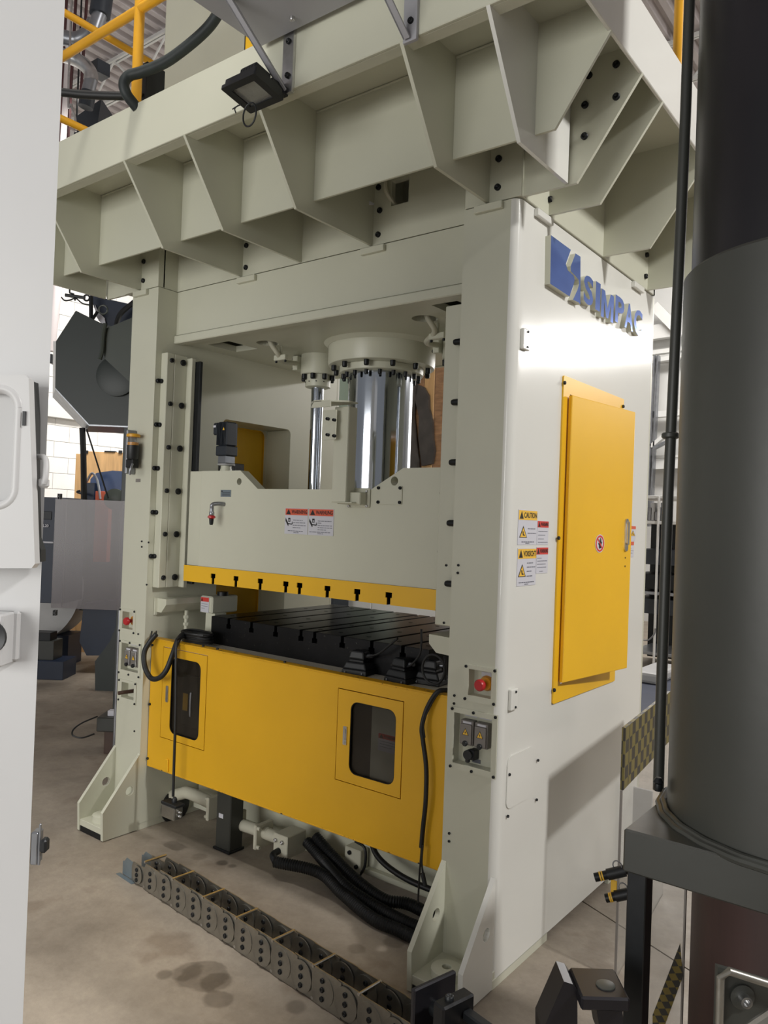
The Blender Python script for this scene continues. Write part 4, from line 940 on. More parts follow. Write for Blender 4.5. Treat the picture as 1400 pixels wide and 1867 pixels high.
# ================================================================== CABLES, PENDANT, PEDALS
cb = tube('control_cable', [on(285, 1156, 1, .02), on(272, 1172, 1, 0.0), on(263, 1190, 1, -.02), on(264, 1215, 1, -.03), on(275, 1236, 1, -.03), on(290, 1236, 1, -.03), on(303, 1222, 1, -.02), on(314, 1195, 1, 0.0), on(324, 1168, 1, .035), on(336, 1155, 1, .09), on(348, 1156, 1, .13)], .0125, RUB, seg=12)
setp(cb, 'thick black sleeved cable drooping in a U over the top left of the yellow cover', 'cable')
for k, (dx) in enumerate((0, 8)):
    o = tube('thin_cable', [on(277+dx, 1151, 0, XI0+.003), on(276+dx, 1157, 1, .03), on(270+dx*.6, 1172, 1, .01)], .0035, RUB, seg=8); setp(o, 'thin black wire from the '+('left' if k == 0 else 'right')+' grommet of the left upright to the drooping cable', 'cable')
cl = thing('cable_coil', 'untidy coil of black cable lying on the cream ledge left of the bolster', 'cable coil', on(380, 1170, 2, .925))
random.seed(3)
for k in range(6):
    pts = []
    for j in range(11):
        t = 2*PI*j/9+k; pts.append(Vector((-1.735+.085*math.cos(t)*(1+.15*random.random()), .135+.045*math.sin(t)*(1+.2*random.random()), .925+.008+.010*k*.8+random.random()*.006)))
    tube('loop', pts, .0065, RUB, cl, seg=8, n=6)
hc = thing('hanging_pendant', 'metal terminal box hanging on a straight black cable in front of the yellow cover', 'pendant box', on(310, 1495, 1, -.02))
tube('cable', [on(340, 1160, 1, .10), on(325, 1165, 1, .03), on(321, 1180, 1, -.005), on(320, 1300, 1, -.02), on(317, 1400, 1, -.02), on(315.5, 1452, 1, -.02)], .0065, RUB, hc, seg=10)
a = on(297, 1464, 1, -.04); b = on(320, 1497, 1, -.04)
box('body', (a.x, -.05, b.z), (b.x, -.0, a.z), ZINC, hc, b=.004); box('cap', (a.x-.002, -.052, a.z), (b.x+.01, .002, a.z+.014), BPL, hc, b=.003)
lathe('gland', ((a.x+b.x)/2+.01, -.02, a.z+.014), [(.012, 0), (.012, .012), (.007, .022)], BPL, hc, seg=12)
for z in (a.z-.02, b.z+.02): bolt((b.x, -.025, z), (1, 0, 0), .008, hc, .014, STEEL)
c3 = tube('power_cable', [on(815, 1258, 1, .06), on(797, 1262, 1, .03), on(779, 1290, 1, .02), on(769, 1325, 1, .01), on(771, 1350, 1, .01), on(777, 1400, 1, .01), on(776, 1460, 1, .01), on(771, 1510, 1, .015), on(768, 1545, 1, .015)], .0085, RUB, seg=10)
setp(c3, 'black cable hanging down the right end of the yellow cover', 'cable')
c4 = tube('thin_cable', [on(815, 1261, 1, .06), on(800, 1263, 1, .03), on(783, 1290, 1, .02), on(772, 1318, 1, .01), on(774, 1345, 1, .01)], .004, RUB, seg=8); setp(c4, 'thin black wire joining the cord at the right end of the yellow cover', 'cable')
c5 = tube('thin_cable', [on(769, 1540, 1, .012), on(765, 1590, 1, .012), on(763, 1625, 1, .02), on(762, 1645, 1, .02)], .0035, RUB, seg=8); setp(c5, 'thin black wire hanging lower than its twin below the right end of the cover', 'cable')
c6 = thing('thin_cable', 'thin black wire with a plug at its end below the right end of the cover', 'cable', on(775, 1600, 1, .01))
tube('wire', [on(771, 1540, 1, .01), on(769, 1575, 1, .01), on(774, 1610, 1, .01)], .0035, RUB, c6, seg=8); tube('plug', [on(770, 1592, 1, .01), on(775, 1614, 1, .01)], .008, BPL, c6, seg=10, curve=False)
def pedal(label, px_, py_, rz, s=1.0):
    p = on(px_, py_, 2, .9185)
    t = thing('foot_pedal', label, 'foot pedal', p, 'black foot pedals on the press bed ledge')
    FR.append(Matrix.Translation(p) @ Matrix.Rotation(rz, 4, 'Z') @ Matrix.Diagonal((s, s, s, 1)))
    def tap(name, x, y, z0, z1, x2, y2, m, b=.004):
        bm = bmesh.new(); bmesh.ops.create_cube(bm, size=1)
        for v in bm.verts:
            top = v.co.z > 0; v.co = Vector((v.co.x*2*(x2 if top else x), v.co.y*2*(y2 if top else y), z1 if top else z0))
        bev(bm, b, 2); link(name, bm, m, t)
    tap('base', .060, .048, 0, .022, .056, .045, RUB); tap('guard', .056, .044, .022, .050, .044, .036, BPL, .006); tap('neck', .036, .030, .050, .062, .032, .026, RUB, .004); tap('hood', .038, .032, .062, .096, .030, .025, BPL, .007)
    for x in (-.04, .04): bolt((x, -.0485, .010), (0, -1, 0), .004, t, .003, GALV)
    cyl('gland', (.035, 0, .075), (.060, 0, .078), .008, GALV, t, seg=12)
    FR.pop()
pedal('black foot pedal on the cream ledge, farthest left of the three', 655, 1228, .15)
pedal('black foot pedal on the ledge, middle of the three', 733, 1243, -.10, .98)
pedal('black foot pedal on the ledge, tucked against the right upright', 786, 1246, .1, .98)
for k, (pts, lab) in enumerate([([(669, 1198), (690, 1192), (708, 1178), (725, 1164)], 'thin black pedal cord resting on the bolster corner behind the left pedal'), ([(768, 1147), (768, 1175), (764, 1195), (750, 1212), (740, 1216)], 'thin black pedal cord rising above the middle pedal'), ([(810, 1196), (812, 1215), (812, 1240)], 'black cord dropping from the drip tray beside the right upright')]):
    o = tube('pedal_cord', [on(x, y, 1, .16) for x, y in pts], .0045, RUB, seg=8); setp(o, lab, 'cable')
wl_ = tube('coiled_cord', [Vector((-.36+.05*math.cos(t), .125+.0*t, 1.0+.055*math.sin(t))) for t in [k*.5 for k in range(26)]], .005, RUB, seg=8, n=3); setp(wl_, 'black cord looped upright between the right pedal and the bolster', 'cable')

# ================================================================== PIPES UNDER THE BED
pp = thing('return_pipe', 'cream bolted pipe with a bend below the left end of the yellow cover', 'pipe', on(330, 1460, 1, .20))
PY = .20
def pl_(x, y, Y=PY): return on(x, y, 1, Y)
tube('pipe', [pl_(287, 1452), pl_(305, 1453), pl_(330, 1447), pl_(346, 1446), pl_(392, 1467)], .030, PIPEC, pp, seg=20)
a = pl_(279, 1437); b = pl_(274, 1493)
box('flange', (a.x-.01, PY-.06, b.z), (a.x+.012, PY+.06, a.z), PIPEC, pp, b=.004)
for z in (a.z-.012, b.z+.014):
    for y in (PY-.05, PY+.045): bolt((a.x+.012, y, z), (1, 0, 0), .010, pp, .014, PIPEC)
c = pl_(393, 1470); box('flange', (c.x-.008, PY-.055, c.z-.055), (c.x+.012, PY+.055, c.z+.055), PIPEC, pp, b=.004)
for z in (-.042, .042): bolt((c.x-.008, PY-.042, c.z+z), (-1, 0, 0), .009, pp, .016, PIPEC)
lathe('grommet', (XI0+.001, PY+.02, a.z-.055), [(.085, 0), (.085, .010), (.07, .016), (.04, .016)], RUB, pp, seg=28, axis=(1, 0, 0), label='black rubber grommet')
pp2 = thing('pressure_pipe', 'cream flanged pipe with an end block below the middle of the yellow cover', 'pipe', pl_(480, 1520))
tube('pipe', [pl_(436, 1502), pl_(490, 1520)], .027, PIPEC, pp2, seg=20, curve=False); tube('pipe', [pl_(485, 1519), pl_(520, 1532)], .027, PIPEC, pp2, seg=20, curve=False)
for x, y in ((431, 1502), (480, 1521)):
    c = pl_(x, y); box('flange', (c.x-.010, PY-.055, c.z-.055), (c.x+.010, PY+.055, c.z+.055), PIPEC, pp2, b=.004)
    for z in (-.042, .042): bolt((c.x+.010, PY-.045, c.z+z), (1, 0, 0), .009, pp2, .016, PIPEC)
c = pl_(526, 1535); box('end_block', (c.x-.035, PY-.06, c.z-.045), (c.x+.05, PY+.06, c.z+.05), PIPEC, pp2, b=.003)
for x in (-.018, .022): bolt((c.x+x, PY-.06, c.z+.022), (0, -1, 0), .009, pp2, .010, STEEL)
tube('elbow_fitting', [Vector((c.x, PY-.06, c.z-.02)), Vector((c.x+.005, PY-.10, c.z-.025)), Vector((c.x+.035, PY-.115, c.z-.04))], .014, BLK, pp2, seg=12)
H0 = Vector((c.x+.035, PY-.115, c.z-.04))
for k, (pts, lab) in enumerate([([H0, on(580, 1590, 2, .07), on(625, 1630, 2, .045), on(680, 1675, 2, .027), on(730, 1697, 2, .027), (-.30, .05, .027)], 'ribbed black conduit nearest the floor front, leaving the pipe end block'),
        ([pl_(560, 1535, .25), pl_(590, 1570, .22), pl_(625, 1612, .15), on(680, 1650, 2, .03), on(740, 1682, 2, .03), (-.28, .13, .03)], 'ribbed black conduit in the middle of the bundle under the press bed'),
        ([pl_(575, 1525, .27), pl_(610, 1565, .26), on(650, 1605, 2, .05), on(700, 1640, 2, .032), (-.50, .24, .032), (-.28, .20, .03)], 'ribbed black conduit at the rear of the bundle under the press bed')]):
    o = tube('ribbed_conduit', pts, .0245, RUB, seg=12, n=10, ripple=(.011, .004)); setp(o, lab, 'conduit', 'ribbed conduits under the press')
wb_ = thing('support_block', 'dark grey rectangular support post standing on the floor under the yellow cover', 'post', on(412, 1535, 2, 0))
a = on(395, 1460, 1, .12); b = on(420, 1460, 1, .12)
box('post', (a.x, .12, 0), (b.x+.005, .20, .30), GRY, wb_, b=.004); box('shim', (a.x-.008, .112, 0), (b.x+.012, .208, .012), BLK, wb_)
box('label', (a.x+.02, .1185, .15), (a.x+.05, .1197, .17), SGN, wb_, b=0)
o = tube('black_hose', [(-.78, .33, .40), (-.76, .30, .25), (-.70, .26, .17), (-.55, .24, .13), (-.35, .24, .12)], .012, RUB, seg=10); setp(o, 'smooth black hose curving below the right end of the cover', 'hose')
vb = thing('valve_block', 'small cream valve block on the lower beam under the right end of the cover', 'valve', (-.84, .33, .1))
c = on(652, 1565, 1, .33); box('body', (c.x-.05, .30, c.z-.05), (c.x+.04, .355, c.z+.05), PIPEC, vb); bolt((c.x-.02, .30, c.z+.03), (0, -1, 0), .009, vb); bolt((c.x+.02, .30, c.z-.02), (0, -1, 0), .009, vb)
tube('strap', [(c.x+.0, .31, c.z+.08), (c.x+.06, .30, c.z+.07), (c.x+.065, .30, c.z-.0), (c.x+.03, .31, c.z-.06)], .006, RUB, vb, seg=8)

# ================================================================== CABLE CARRIER CHAIN
ch = thing('cable_carrier', 'steel cable carrier chain lying open on the concrete floor in front of the press', 'cable chain', (-.8, -.36, 0))
ang = math.atan2(-.433+.308, -.313+1.653)
FR.append(Matrix.Translation((-1.62, -.312, 0)) @ Matrix.Rotation(ang, 4, 'Z'))
PIT_ = .103; HT = .115; NW = .088
def add(proto, dx, dy=0, dz=0):
    c = proto.copy(); C.objects.link(c); c.parent = ch
    c.location = Vector(proto.location)+(FR[-1].to_3x3() @ Vector((dx, dy, dz))); return c
bm = bmesh.new(); add_plate(bm, [(.0, .004), (.11, .004), (.11, .075), (.03, .080), (.012, .060), (0, .058)], [], 1, -.001, .002); link('end_plate', bm, ZBLU, ch)
bm = bmesh.new(); add_plate(bm, [(.0, .004), (.11, .004), (.11, .075), (.03, .080), (.012, .060), (0, .058)], [], 1, NW, NW+.003); link('end_plate', bm, ZBLU, ch)
box('base_strip', (-.02, -.02, 0), (.11, -.002, .002), ZBLU, ch, b=0)
p1 = p2 = None; N_ = 16
for k in range(N_):
    x = .075+k*PIT_; hh_ = HT*(.72 if k == 0 else .93 if k == 1 else 1)
    for s, y in ((0, 0), (1, NW)):
        yo = (.004 if (k % 2) else .0)*(-1 if s == 0 else 1)
        if k < 2 or p1 is None or (s, k % 2) not in p1:
            bm = bmesh.new()
            add_plate(bm, [(0, .002), (PIT_+.03, .002), (PIT_+.03, hh_-.004), (PIT_, hh_), (.012, hh_), (0, hh_-.02)], [], 1, y+yo-.0015, y+yo+.0015)
            o = link('side_plate', bm, ZINC, ch)
            base = bmesh.new(); dy0, dy1 = (y-.0085, y-.0035) if s == 0 else (y+.0035, y+.0085)
            o.location = Matrix.Identity(4).to_translation()+(FR[-1].to_3x3() @ Vector((x, 0, 0)))
            base = bmesh.new(); add_plate(base, circ(PIT_*.5, hh_*.5, hh_*.44, 24), [], 1, y-.008 if s == 0 else y-.0055, y-.0045 if s == 0 else y-.002); d = link('disc', base, ZINC, ch); d.location = (FR[-1].to_3x3() @ Vector((x, 0, 0)))
            if k >= 2:
                p1 = p1 or {}; p1[(s, k % 2)] = (o, d, x)
        else:
            o, d, x0 = p1[(s, k % 2)]; add(o, x-x0); add(d, x-x0)
        for j in (.25, .5, .75):
            bolt((x+PIT_*.5, (y-.008 if s == 0 else y-.0055), hh_*j), (0, -1, 0), .0085, ch, .005, BLK, name='screw')
            bm = None
    if k % 2 == 1:
        cyl('cross_bar', (x+PIT_*.02, -.006, HT-.004), (x+PIT_*.02, NW+.006, HT-.004), .0052, STEEL, ch, seg=12)
        cyl('cross_bar', (x+PIT_*.02, -.006, .010), (x+PIT_*.02, NW+.006, .010), .0052, STEEL, ch, seg=12)
    if k % 2 == 0 and k > 1: cyl('cross_bar', (x+PIT_*.5, 0, .03), (x+PIT_*.5, NW, .03), .004, STEEL, ch, seg=10)
FR.pop()

# ================================================================== LEFT FOREGROUND MACHINE (white)
RH = Vector((math.cos(YAW), -math.sin(YAW), 0)); BKH = Vector((math.sin(YAW), math.cos(YAW), 0))
E0 = at(80, 930, 1.2)
MC = Matrix(((RH.x, BKH.x, 0, E0.x), (RH.y, BKH.y, 0, E0.y), (0, 0, 1, 0), (0, 0, 0, 1)))
def lc_(x, y, D):
    v = MC.inverted() @ at(x, y, D); return v
FR.append(MC)
wm = thing('white_machine_cabinet', 'white painted machine cabinet filling the left edge of the view', 'machine', (-.3, .2, 0))
plate('body', [(-.75, 0), (0, 0), (-.006, .010), (-.24, .5), (-.75, .5)], [], 2, .04, 2.6, WHT, wm)
hq = [lc_(x, y, 1.145) for x, y in ((-160, 683), (44, 683), (51, 689), (64, 1028), (58, 1036), (-160, 1036))]
rq = [lc_(x, y, 1.145) for x, y in ((-120, 703), (27, 703), (33, 925), (-120, 925))]
hole_ = rrect(rq[0].x, rq[2].z, (rq[1].x+rq[2].x)/2, rq[0].z, .028, 7)
plate('hatch', [(p.x, p.z) for p in hq], [hole_], 1, -.055, -.038, WHT, wm)
plate('pressed_recess', rrect(rq[0].x-.01, rq[2].z-.01, (rq[1].x+rq[2].x)/2+.01, rq[0].z+.01, .03, 6), [], 1, -.036, -.020, WHT, wm)
tube('recess_rim', [(x, -.050, z) for x, z in hole_+[hole_[0]]], .0075, WHT, wm, seg=12, curve=False)
s0 = lc_(41, 762, 1.14); box('slot', (s0.x-.0022, -.0575, s0.z-.0105), (s0.x+.0022, -.0548, s0.z+.0105), BPL, wm, b=0)
bm = bmesh.new(); pts = [lc_(x, y, 1.175) for x, y in ((40, 696), (62, 696), (66, 760), (66, 850), (69, 980), (77, 1002), (77, 1024), (62, 1024), (50, 850))]
add_plate(bm, [(p.x, p.z) for p in pts], [], 1, -.030, -.012); link('gasket', bm, RUB, wm, label='black rubber gasket')
tube('grab_handle', [lc_(68, 833, 1.18)+Vector((0, -.0, 0)), lc_(80, 834, 1.17), lc_(84, 845, 1.165), lc_(83, 870, 1.16), lc_(80, 882, 1.16)], .0045, WHT, wm, seg=10)
lathe('handle_end', lc_(80, 882, 1.165), [(.005, -.006), (.0075, -.003), (.0075, .006), (.004, .009)], WHT, wm, seg=12)
bo_ = thing('outlet_box', 'white square box with a round black opening on the left machine cabinet', 'box', lc_(15, 1210, 1.14))
a = lc_(-60, 1117, 1.16); b = lc_(6, 1216, 1.16); c = lc_(30, 1205, 1.19)
box('body', (a.x, -.045, b.z), (b.x, -.0, a.z), WHT, bo_, b=.003); box('flange', (a.x, -.010, c.z), (c.x+.002, -.0, a.z), WHT, bo_, b=.003)
lathe('opening', (lc_(-18, 1162, 1.15).x, -.046, lc_(-18, 1162, 1.15).z), [(.024, 0), (.024, .006), (.012, .002)], BPL, bo_, seg=24, axis=(0, -1, 0))
lt_ = thing('cabinet_latch', 'grey latch with a black knob low on the edge of the white machine cabinet', 'latch', lc_(70, 1560, 1.2))
a = lc_(54, 1515, 1.2); b = lc_(66, 1575, 1.2); box('plate', (.0, .0, b.z), (.012, .02, a.z), GALV, lt_, b=.002)
a = lc_(70, 1500, 1.2); box('strip', (.012, .0, b.z-.0), (.0155, .004, a.z), GALV, lt_, b=.001)
a = lc_(75, 1527, 1.2); b2 = lc_(84, 1552, 1.2); box('knob', (.0155, -.004, b2.z), (.026, .012, a.z), BPL, lt_, b=.003)
FR.pop()

# ================================================================== RIGHT FOREGROUND COLUMN
cx, cy, RR = .984, -.425, .292
gc = thing('grey_column', 'massive grey cylindrical press column on a square flange plate at the right edge', 'column', (cx, cy, .84))
lathe('sleeve', (cx, cy, .93), [(RR, 0), (RR, 1.185), (RR-.006, 1.192), (.20, 1.192)], GRY, gc, seg=96)
lathe('upper_rod', (cx, cy, 2.12), [(.276, 0), (.276, 2.1)], DGRY, gc, seg=80, label='dark polished upper cylinder')
bm = bmesh.new()
for rr_2, z in ((RR+.006, .936), (RR+.016, .931)):
    pts = [Vector((cx+(rr_2+.0015*math.sin(k*1.7))*math.cos(2*PI*k/90), cy+(rr_2+.0015*math.sin(k*1.7))*math.sin(2*PI*k/90), z)) for k in range(91)]
    add_tube(bm, pts, .008, 8, 1, None, False)
link('weld_bead', bm, GRY, gc, smooth=True)
box('flange_plate', (.682, -.718, .842), (1.45, -.02, .930), GRY, gc, b=.004)
cyl('lower_cylinder', (.985, -.385, .0), (.985, -.385, .842), .245, RBR, gc, seg=64, label='red-brown lower cylinder')
cp = tube('conduit_pipe', [at(1259, -60, 1.92), at(1250, 200, 1.92), at(1238, 480, 1.92), at(1218, 900, 1.92), at(1204, 1300, 1.92), at(1200, 1440, 1.92)], .0130, GALV if False else GRY, seg=14, curve=False)
setp(cp, 'dark grey vertical conduit pipe running beside the grey column', 'pipe')
cc = thing('conduit_clamp', 'small ribbed clamp on the vertical conduit beside the grey column', 'clamp', at(1219, 795, 1.92))
p = at(1222, 795, 1.92); lathe('collar', (p.x, p.y, p.z-.006), [(.018, 0), (.021, .003), (.021, .011), (.018, .014)], GRY, cc, seg=16)
p = at(1200, 1432, 1.75); cg = thing('cable_gland', 'small black gland fitting at the foot of the conduit', 'fitting', p)
lathe('body', p-Vector((0, 0, .012)), [(.008, 0), (.010, .008), (.009, .016), (.012, .02), (.006, .03)], BLK, cg, seg=10)
po = box('black_post', (.690, -.710, 0), (.729, -.665, .842), BLK, b=.002); setp(po, 'square black steel post under the corner of the grey flange plate', 'post')
# guard sheet with checkered tape
gs = thing('clear_guard_sheet', 'clear plastic guard sheet topped by yellow and black checkered tape', 'guard sheet', (.29, .4, 0))
TT = on(1130, 1325, 2, 0)
gx, gy = .291, .343
def gz(y): 
    d = ray(1130, y); t = (gy-CAM.y)/d.y; return (CAM+d*t).z
ztp = gz(1325); zbt = gz(1440)
FR.append(Matrix.Translation((gx, gy, 0)) @ Matrix.Rotation(math.radians(6), 4, 'Z'))
box('sheet', (-.002, 0, .0), (.002, .75, zbt), CLR, gs, b=0)
TAPE = hazard('checkered_tape', (.42, .38, .17), (.17, .155, .12), (0, 0, 0), (1, 22, 22))
tp = box('tape', (-.006, 0, zbt), (.006, .75, ztp), TAPE, gs, b=.001, label='yellow and black checkered tape')
box('sheet_edge', (-.004, -.006, .0), (.004, .0, zbt), GPL, gs, b=0)
FR.pop()
pb = thing('paper_sheet', 'white board leaning on the floor behind the clear guard sheet', 'board', (.50, .9, 0))
quad = [on(1140, 1445, 1, .75), on(1178, 1415, 1, .75), on(1205, 1600, 1, .75), on(1150, 1800, 1, .75), on(1128, 1640, 1, .75)]
bm = bmesh.new(); a = on(1136, 1430, 1, 1.3); b = on(1190, 1430, 1, 1.3); add_box(bm, (a.x, 1.3, .0), (b.x, 1.31, a.z), .003); link('board', bm, SHEET, pb)
# hydraulic couplings
for k, (p0, p1, lab) in enumerate((((1084, 1600), (1150, 1585), 'black hose coupling poking out past the guard sheet, upper of two'), ((1104, 1638), (1155, 1627), 'black hose coupling poking out past the guard sheet, lower of two'))):
    D = 2.25; A = at(p0[0], p0[1], D); B = at(p1[0], p1[1], D-.02); t = thing('hose_coupling', lab, 'coupling', (A+B)/2, 'hose couplings by the guard sheet'); d = (B-A)
    cyl('nozzle', A, A+d*.35, .0125, BLK, t, seg=14)
    for f in (.16, .22): lathe('ring', A+d*f, [(.0135, -.002), (.0135, .002)], SGY, t, seg=14, axis=d)
    cyl('body', A+d*.35, A+d*.85, .016, BPL, t, seg=14); cyl('stem', A+d*.85, B, .011, BLK, t, seg=12)
    tube('ring_clip', [A+d*.62+Vector((math.cos(q_)*.013, 0, .020+math.sin(q_)*.013)) for q_ in [2*PI*j/10 for j in range(11)]], .002, GALV, t, seg=6, n=2)
yt = thing('yellow_tag', 'small yellow tag hanging below the upper hose coupling', 'tag', at(1119, 1620, 2.25))
a = at(1120, 1605, 2.25); box('tag', (a.x-.010, a.y-.002, a.z-.045), (a.x+.008, a.y+.002, a.z), SGY, yt, b=.001)
hk = tube('hook', [at(1160, 1582, 1.72), at(1150, 1590, 1.75), at(1146, 1560, 1.75), at(1143, 1545, 1.75), at(1149, 1537, 1.75), at(1153, 1546, 1.74)], .006, GRY, seg=8); setp(hk, 'grey open-end spanner shaped hook at the corner of the flange plate', 'hook')
# second clear sheet with reflected hazard stripes under the plate
g2 = thing('clear_guard_sheet', 'scratched clear sheet with a slanting yellow and black painted reflection behind the black post', 'guard sheet', (.80, -.45, 0))
a = on(1188, 1700, 1, -.42); b = on(1246, 1700, 1, -.42)
box('sheet', (a.x-.0, -.422, 0.0), (b.x, -.418, .842), CLR, g2, b=0); box('sheet_edge', (b.x, -.424, 0), (b.x+.004, -.416, .842), GPL, g2, b=0)
STRIPE_REFL = hazard('striped_reflection', (.42, .36, .12), (.13, .12, .09), (0, .5, 0), (55, 1, 70))
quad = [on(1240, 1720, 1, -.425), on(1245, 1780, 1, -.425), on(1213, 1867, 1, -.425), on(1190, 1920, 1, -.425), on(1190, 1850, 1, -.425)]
bm = bmesh.new(); quad3(bm, quad, (0, -1, 0), .002); link('tape', bm, STRIPE_REFL, g2, label='painted yellow and black reflection')  # coloured strip painting the stripes' reflection in the sheet
# bracket low right
br = thing('floor_bracket', 'dark welded bracket with a round bolt at the bottom right corner', 'bracket', at(1350, 1867, 1.2))
FR.append(Matrix(((RH.x, BKH.x, 0, 0), (RH.y, BKH.y, 0, 0), (0, 0, 1, 0), (0, 0, 0, 1))))
iv = FR[-1].inverted()
def lb_(x, y, D): return iv @ at(x, y, D)
p0 = lb_(1314, 1770, 1.15); p1 = lb_(1420, 1800, 1.15)
tube('rim', [p0+Vector((0, 0, -.16)), p0+Vector((0, 0, -.01)), p0+Vector((.012, 0, .0)), p1, p1+Vector((.05, 0, -.01))], .006, ZINC, br, seg=10, curve=False)
bm = bmesh.new(); add_plate(bm, [(p0.x, p0.z-.2), (p0.x, p0.z), (p1.x, p1.z), (p1.x+.05, p1.z-.2)], [], 1, p0.y+.01, p0.y+.02); link('plate', bm, GRY, br)
c = lb_(1357, 1823, 1.15); lathe('boss', (c.x, p0.y+.01, c.z), [(.018, 0), (.018, .004), (.008, .006)], GRY, br, seg=24, axis=(0, -1, 0)); lathe('bolt_end', (c.x, p0.y+.004, c.z), [(.0085, 0), (.0085, .012), (.005, .012), (.0045, .004)], STEEL, br, seg=20, axis=(0, -1, 0))
tube('brace', [lb_(1360, 1880, 1.12), lb_(1420, 1840, 1.12)], .008, ZINC, br, seg=8, curve=False)
FR.pop()
# ================================================================== FOREGROUND ROLLER ARM
ra_ = thing('roller_arm', 'black steel roller arm with clamp block crossing the bottom of the view', 'roller arm', at(900, 1867, 1.5))
MR = Matrix.Translation(at(816, 1846, 1.55)) @ Matrix.Rotation(math.radians(-14), 4, 'Z') 
FR.append(MR)
s = 1.55/1420
box('end_plate', (-.040, -.065, -.16), (-.028, .05, .052), DGRY, ra_, b=.003)
cyl('shaft', (-.028, -.01, .0), (.02, -.01, .0), .016, BLK, ra_, seg=16)
box('clamp_block', (.008, -.05, -.10), (.040, .035, .045), DKST, ra_, b=.004)
bolt((.024, -.02, .045), (0, 0, 1), .009, ra_, .008)
box('upper_bar', (.040, .0, .005), (.34, .022, .024), BLK, ra_, b=.003)
box('beam', (.040, -.035, -.05), (.36, .0, -.004), DKST, ra_, b=.003)
cyl('guide_rod', (.04, -.055, -.048), (.30, -.055, -.048), .008, BLK, ra_, seg=12)
box('stop_block', (.155, -.04, -.01), (.20, .02, .03), DKST, ra_, b=.004)
FR.pop()
rc_ = thing('pivot_bracket', 'dark grey pivot bracket with a round pin cap at the bottom right centre', 'bracket', at(1090, 1867, 1.5))
FR.append(Matrix(((RH.x, BKH.x, 0, 0), (RH.y, BKH.y, 0, 0), (0, 0, 1, 0), (0, 0, 0, 1))))
iv = FR[-1].inverted()
P0 = [lb_(x, y, 1.5) for x, y in ((985, 1867), (1024, 1779), (1040, 1784), (1048, 1795), (1048, 1930), (985, 1930))]
plate('side_plate', [(p.x, p.z) for p in P0], [], 1, P0[0].y-.02, P0[0].y+.05, DGRY, rc_)
c = lb_(1090, 1787, 1.5); T = [lb_(x, y, 1.5) for x, y in ((1050, 1790), (1136, 1806), (1128, 1835), (1122, 1850), (1090, 1832), (1075, 1812), (1050, 1808))]
bm = bmesh.new(); add_box(bm, (lb_(1048, 1790, 1.5).x, c.y-.05, c.z-.030), (lb_(1134, 1800, 1.5).x, c.y+.05, c.z-.004), .004); link('top_block', bm, DGRY, rc_)
lathe('pin_cap', (c.x+.012, c.y-.01, c.z-.004), [(.018, 0), (.018, .002), (.015, .003)], GRY, rc_, seg=28)
P1 = [lb_(x, y, 1.5) for x, y in ((1078, 1815), (1126, 1820), (1128, 1860), (1150, 1930), (1110, 1930), (1088, 1875))]
plate('web', [(p.x, p.z) for p in P1], [], 1, c.y-.03, c.y+.03, DGRY, rc_)
FR.pop()

# ================================================================== LEFT BACKGROUND
# coil guard (dark green octagon)
og = thing('octagonal_guard', 'large dark green octagonal machine guard left of the left upright', 'machine guard', at(170, 785, 5.4))
D = 5.4
FR.append(Matrix(((RH.x, BKH.x, 0, 0), (RH.y, BKH.y, 0, 0), (0, 0, 1, 0), (0, 0, 0, 1)))); iv = FR[-1].inverted()
oc = [lb_(x, y, D) for x, y in ((102, 622), (138, 566), (192, 593), (262, 600), (262, 778), (163, 774), (101, 707))]
plate('face', [(p.x, p.z) for p in oc], [], 1, oc[0].y, oc[0].y+.03, GRN, og)
bm = bmesh.new()
bk_ = {0: lb_(97, 622, 5.75), 6: lb_(96, 722, 5.75), 5: lb_(157, 785, 5.75), 4: lb_(262, 789, 5.75)}
for i, j in ((6, 5), (5, 4), (0, 6)):
    a, b = oc[i], oc[j]; y0 = oc[0].y; k = Vector((-.02, 0, -.02)) if i != 0 else Vector((-.02, 0, 0))
    quad3(bm, [(a.x, y0, a.z), (b.x, y0, b.z), tuple(bk_[j]), tuple(bk_[i])], (0, 0, -1), .01)
link('rim', bm, GALV, og, label='galvanized rim')
y0 = oc[0].y
hb = [lb_(x, y, D-.1) for x, y in ((190, 600), (190, 648), (192, 655), (262, 720), (262, 570))]
plate('hub_housing', [(p.x, p.z) for p in hb], [], 1, y0-.10, y0-.001, GRN2, og)
c = lb_(200, 660, D); lathe('hub_ring', (c.x+.06, y0-.0, c.z-.10), [(.14, 0), (.14, .03), (.10, .04)], GRN, og, seg=32, axis=(0, -1, 0))
tube('edge_hose', [lb_(192, 590, D-.12), lb_(188, 610, D-.12), lb_(186, 640, D-.12), lb_(182, 655, D-.12)], .015, GRN2, og, seg=8)
tube('lifting_ring', [c+Vector((-.03+math.cos(q_)*.03, -.08, .34+math.sin(q_)*.03)) for q_ in [2*PI*j/12 for j in range(13)]], .006, GRN2, og, seg=6, n=2)
box('stand', (lb_(225, 760, D).x, y0+.02, 0.0), (lb_(250, 760, D).x, y0+.3, oc[5].z+.05), GRN, og)
bf = thing('blower_unit', 'dark navy blower unit above the green guard under the platform', 'blower', at(215, 560, 5.9))
D2 = 5.9; bq = [lb_(x, y, D2) for x, y in ((164, 538), (262, 560), (262, 640), (196, 600), (180, 585))]
plate('body', [(p.x, p.z) for p in bq], [], 1, bq[0].y, bq[0].y+.3, NAVY, bf)
tube('hose', [lb_(210, 610, D2-.1), lb_(218, 575, D2-.1), lb_(245, 550, D2-.1)], .02, RUB, bf, seg=8)
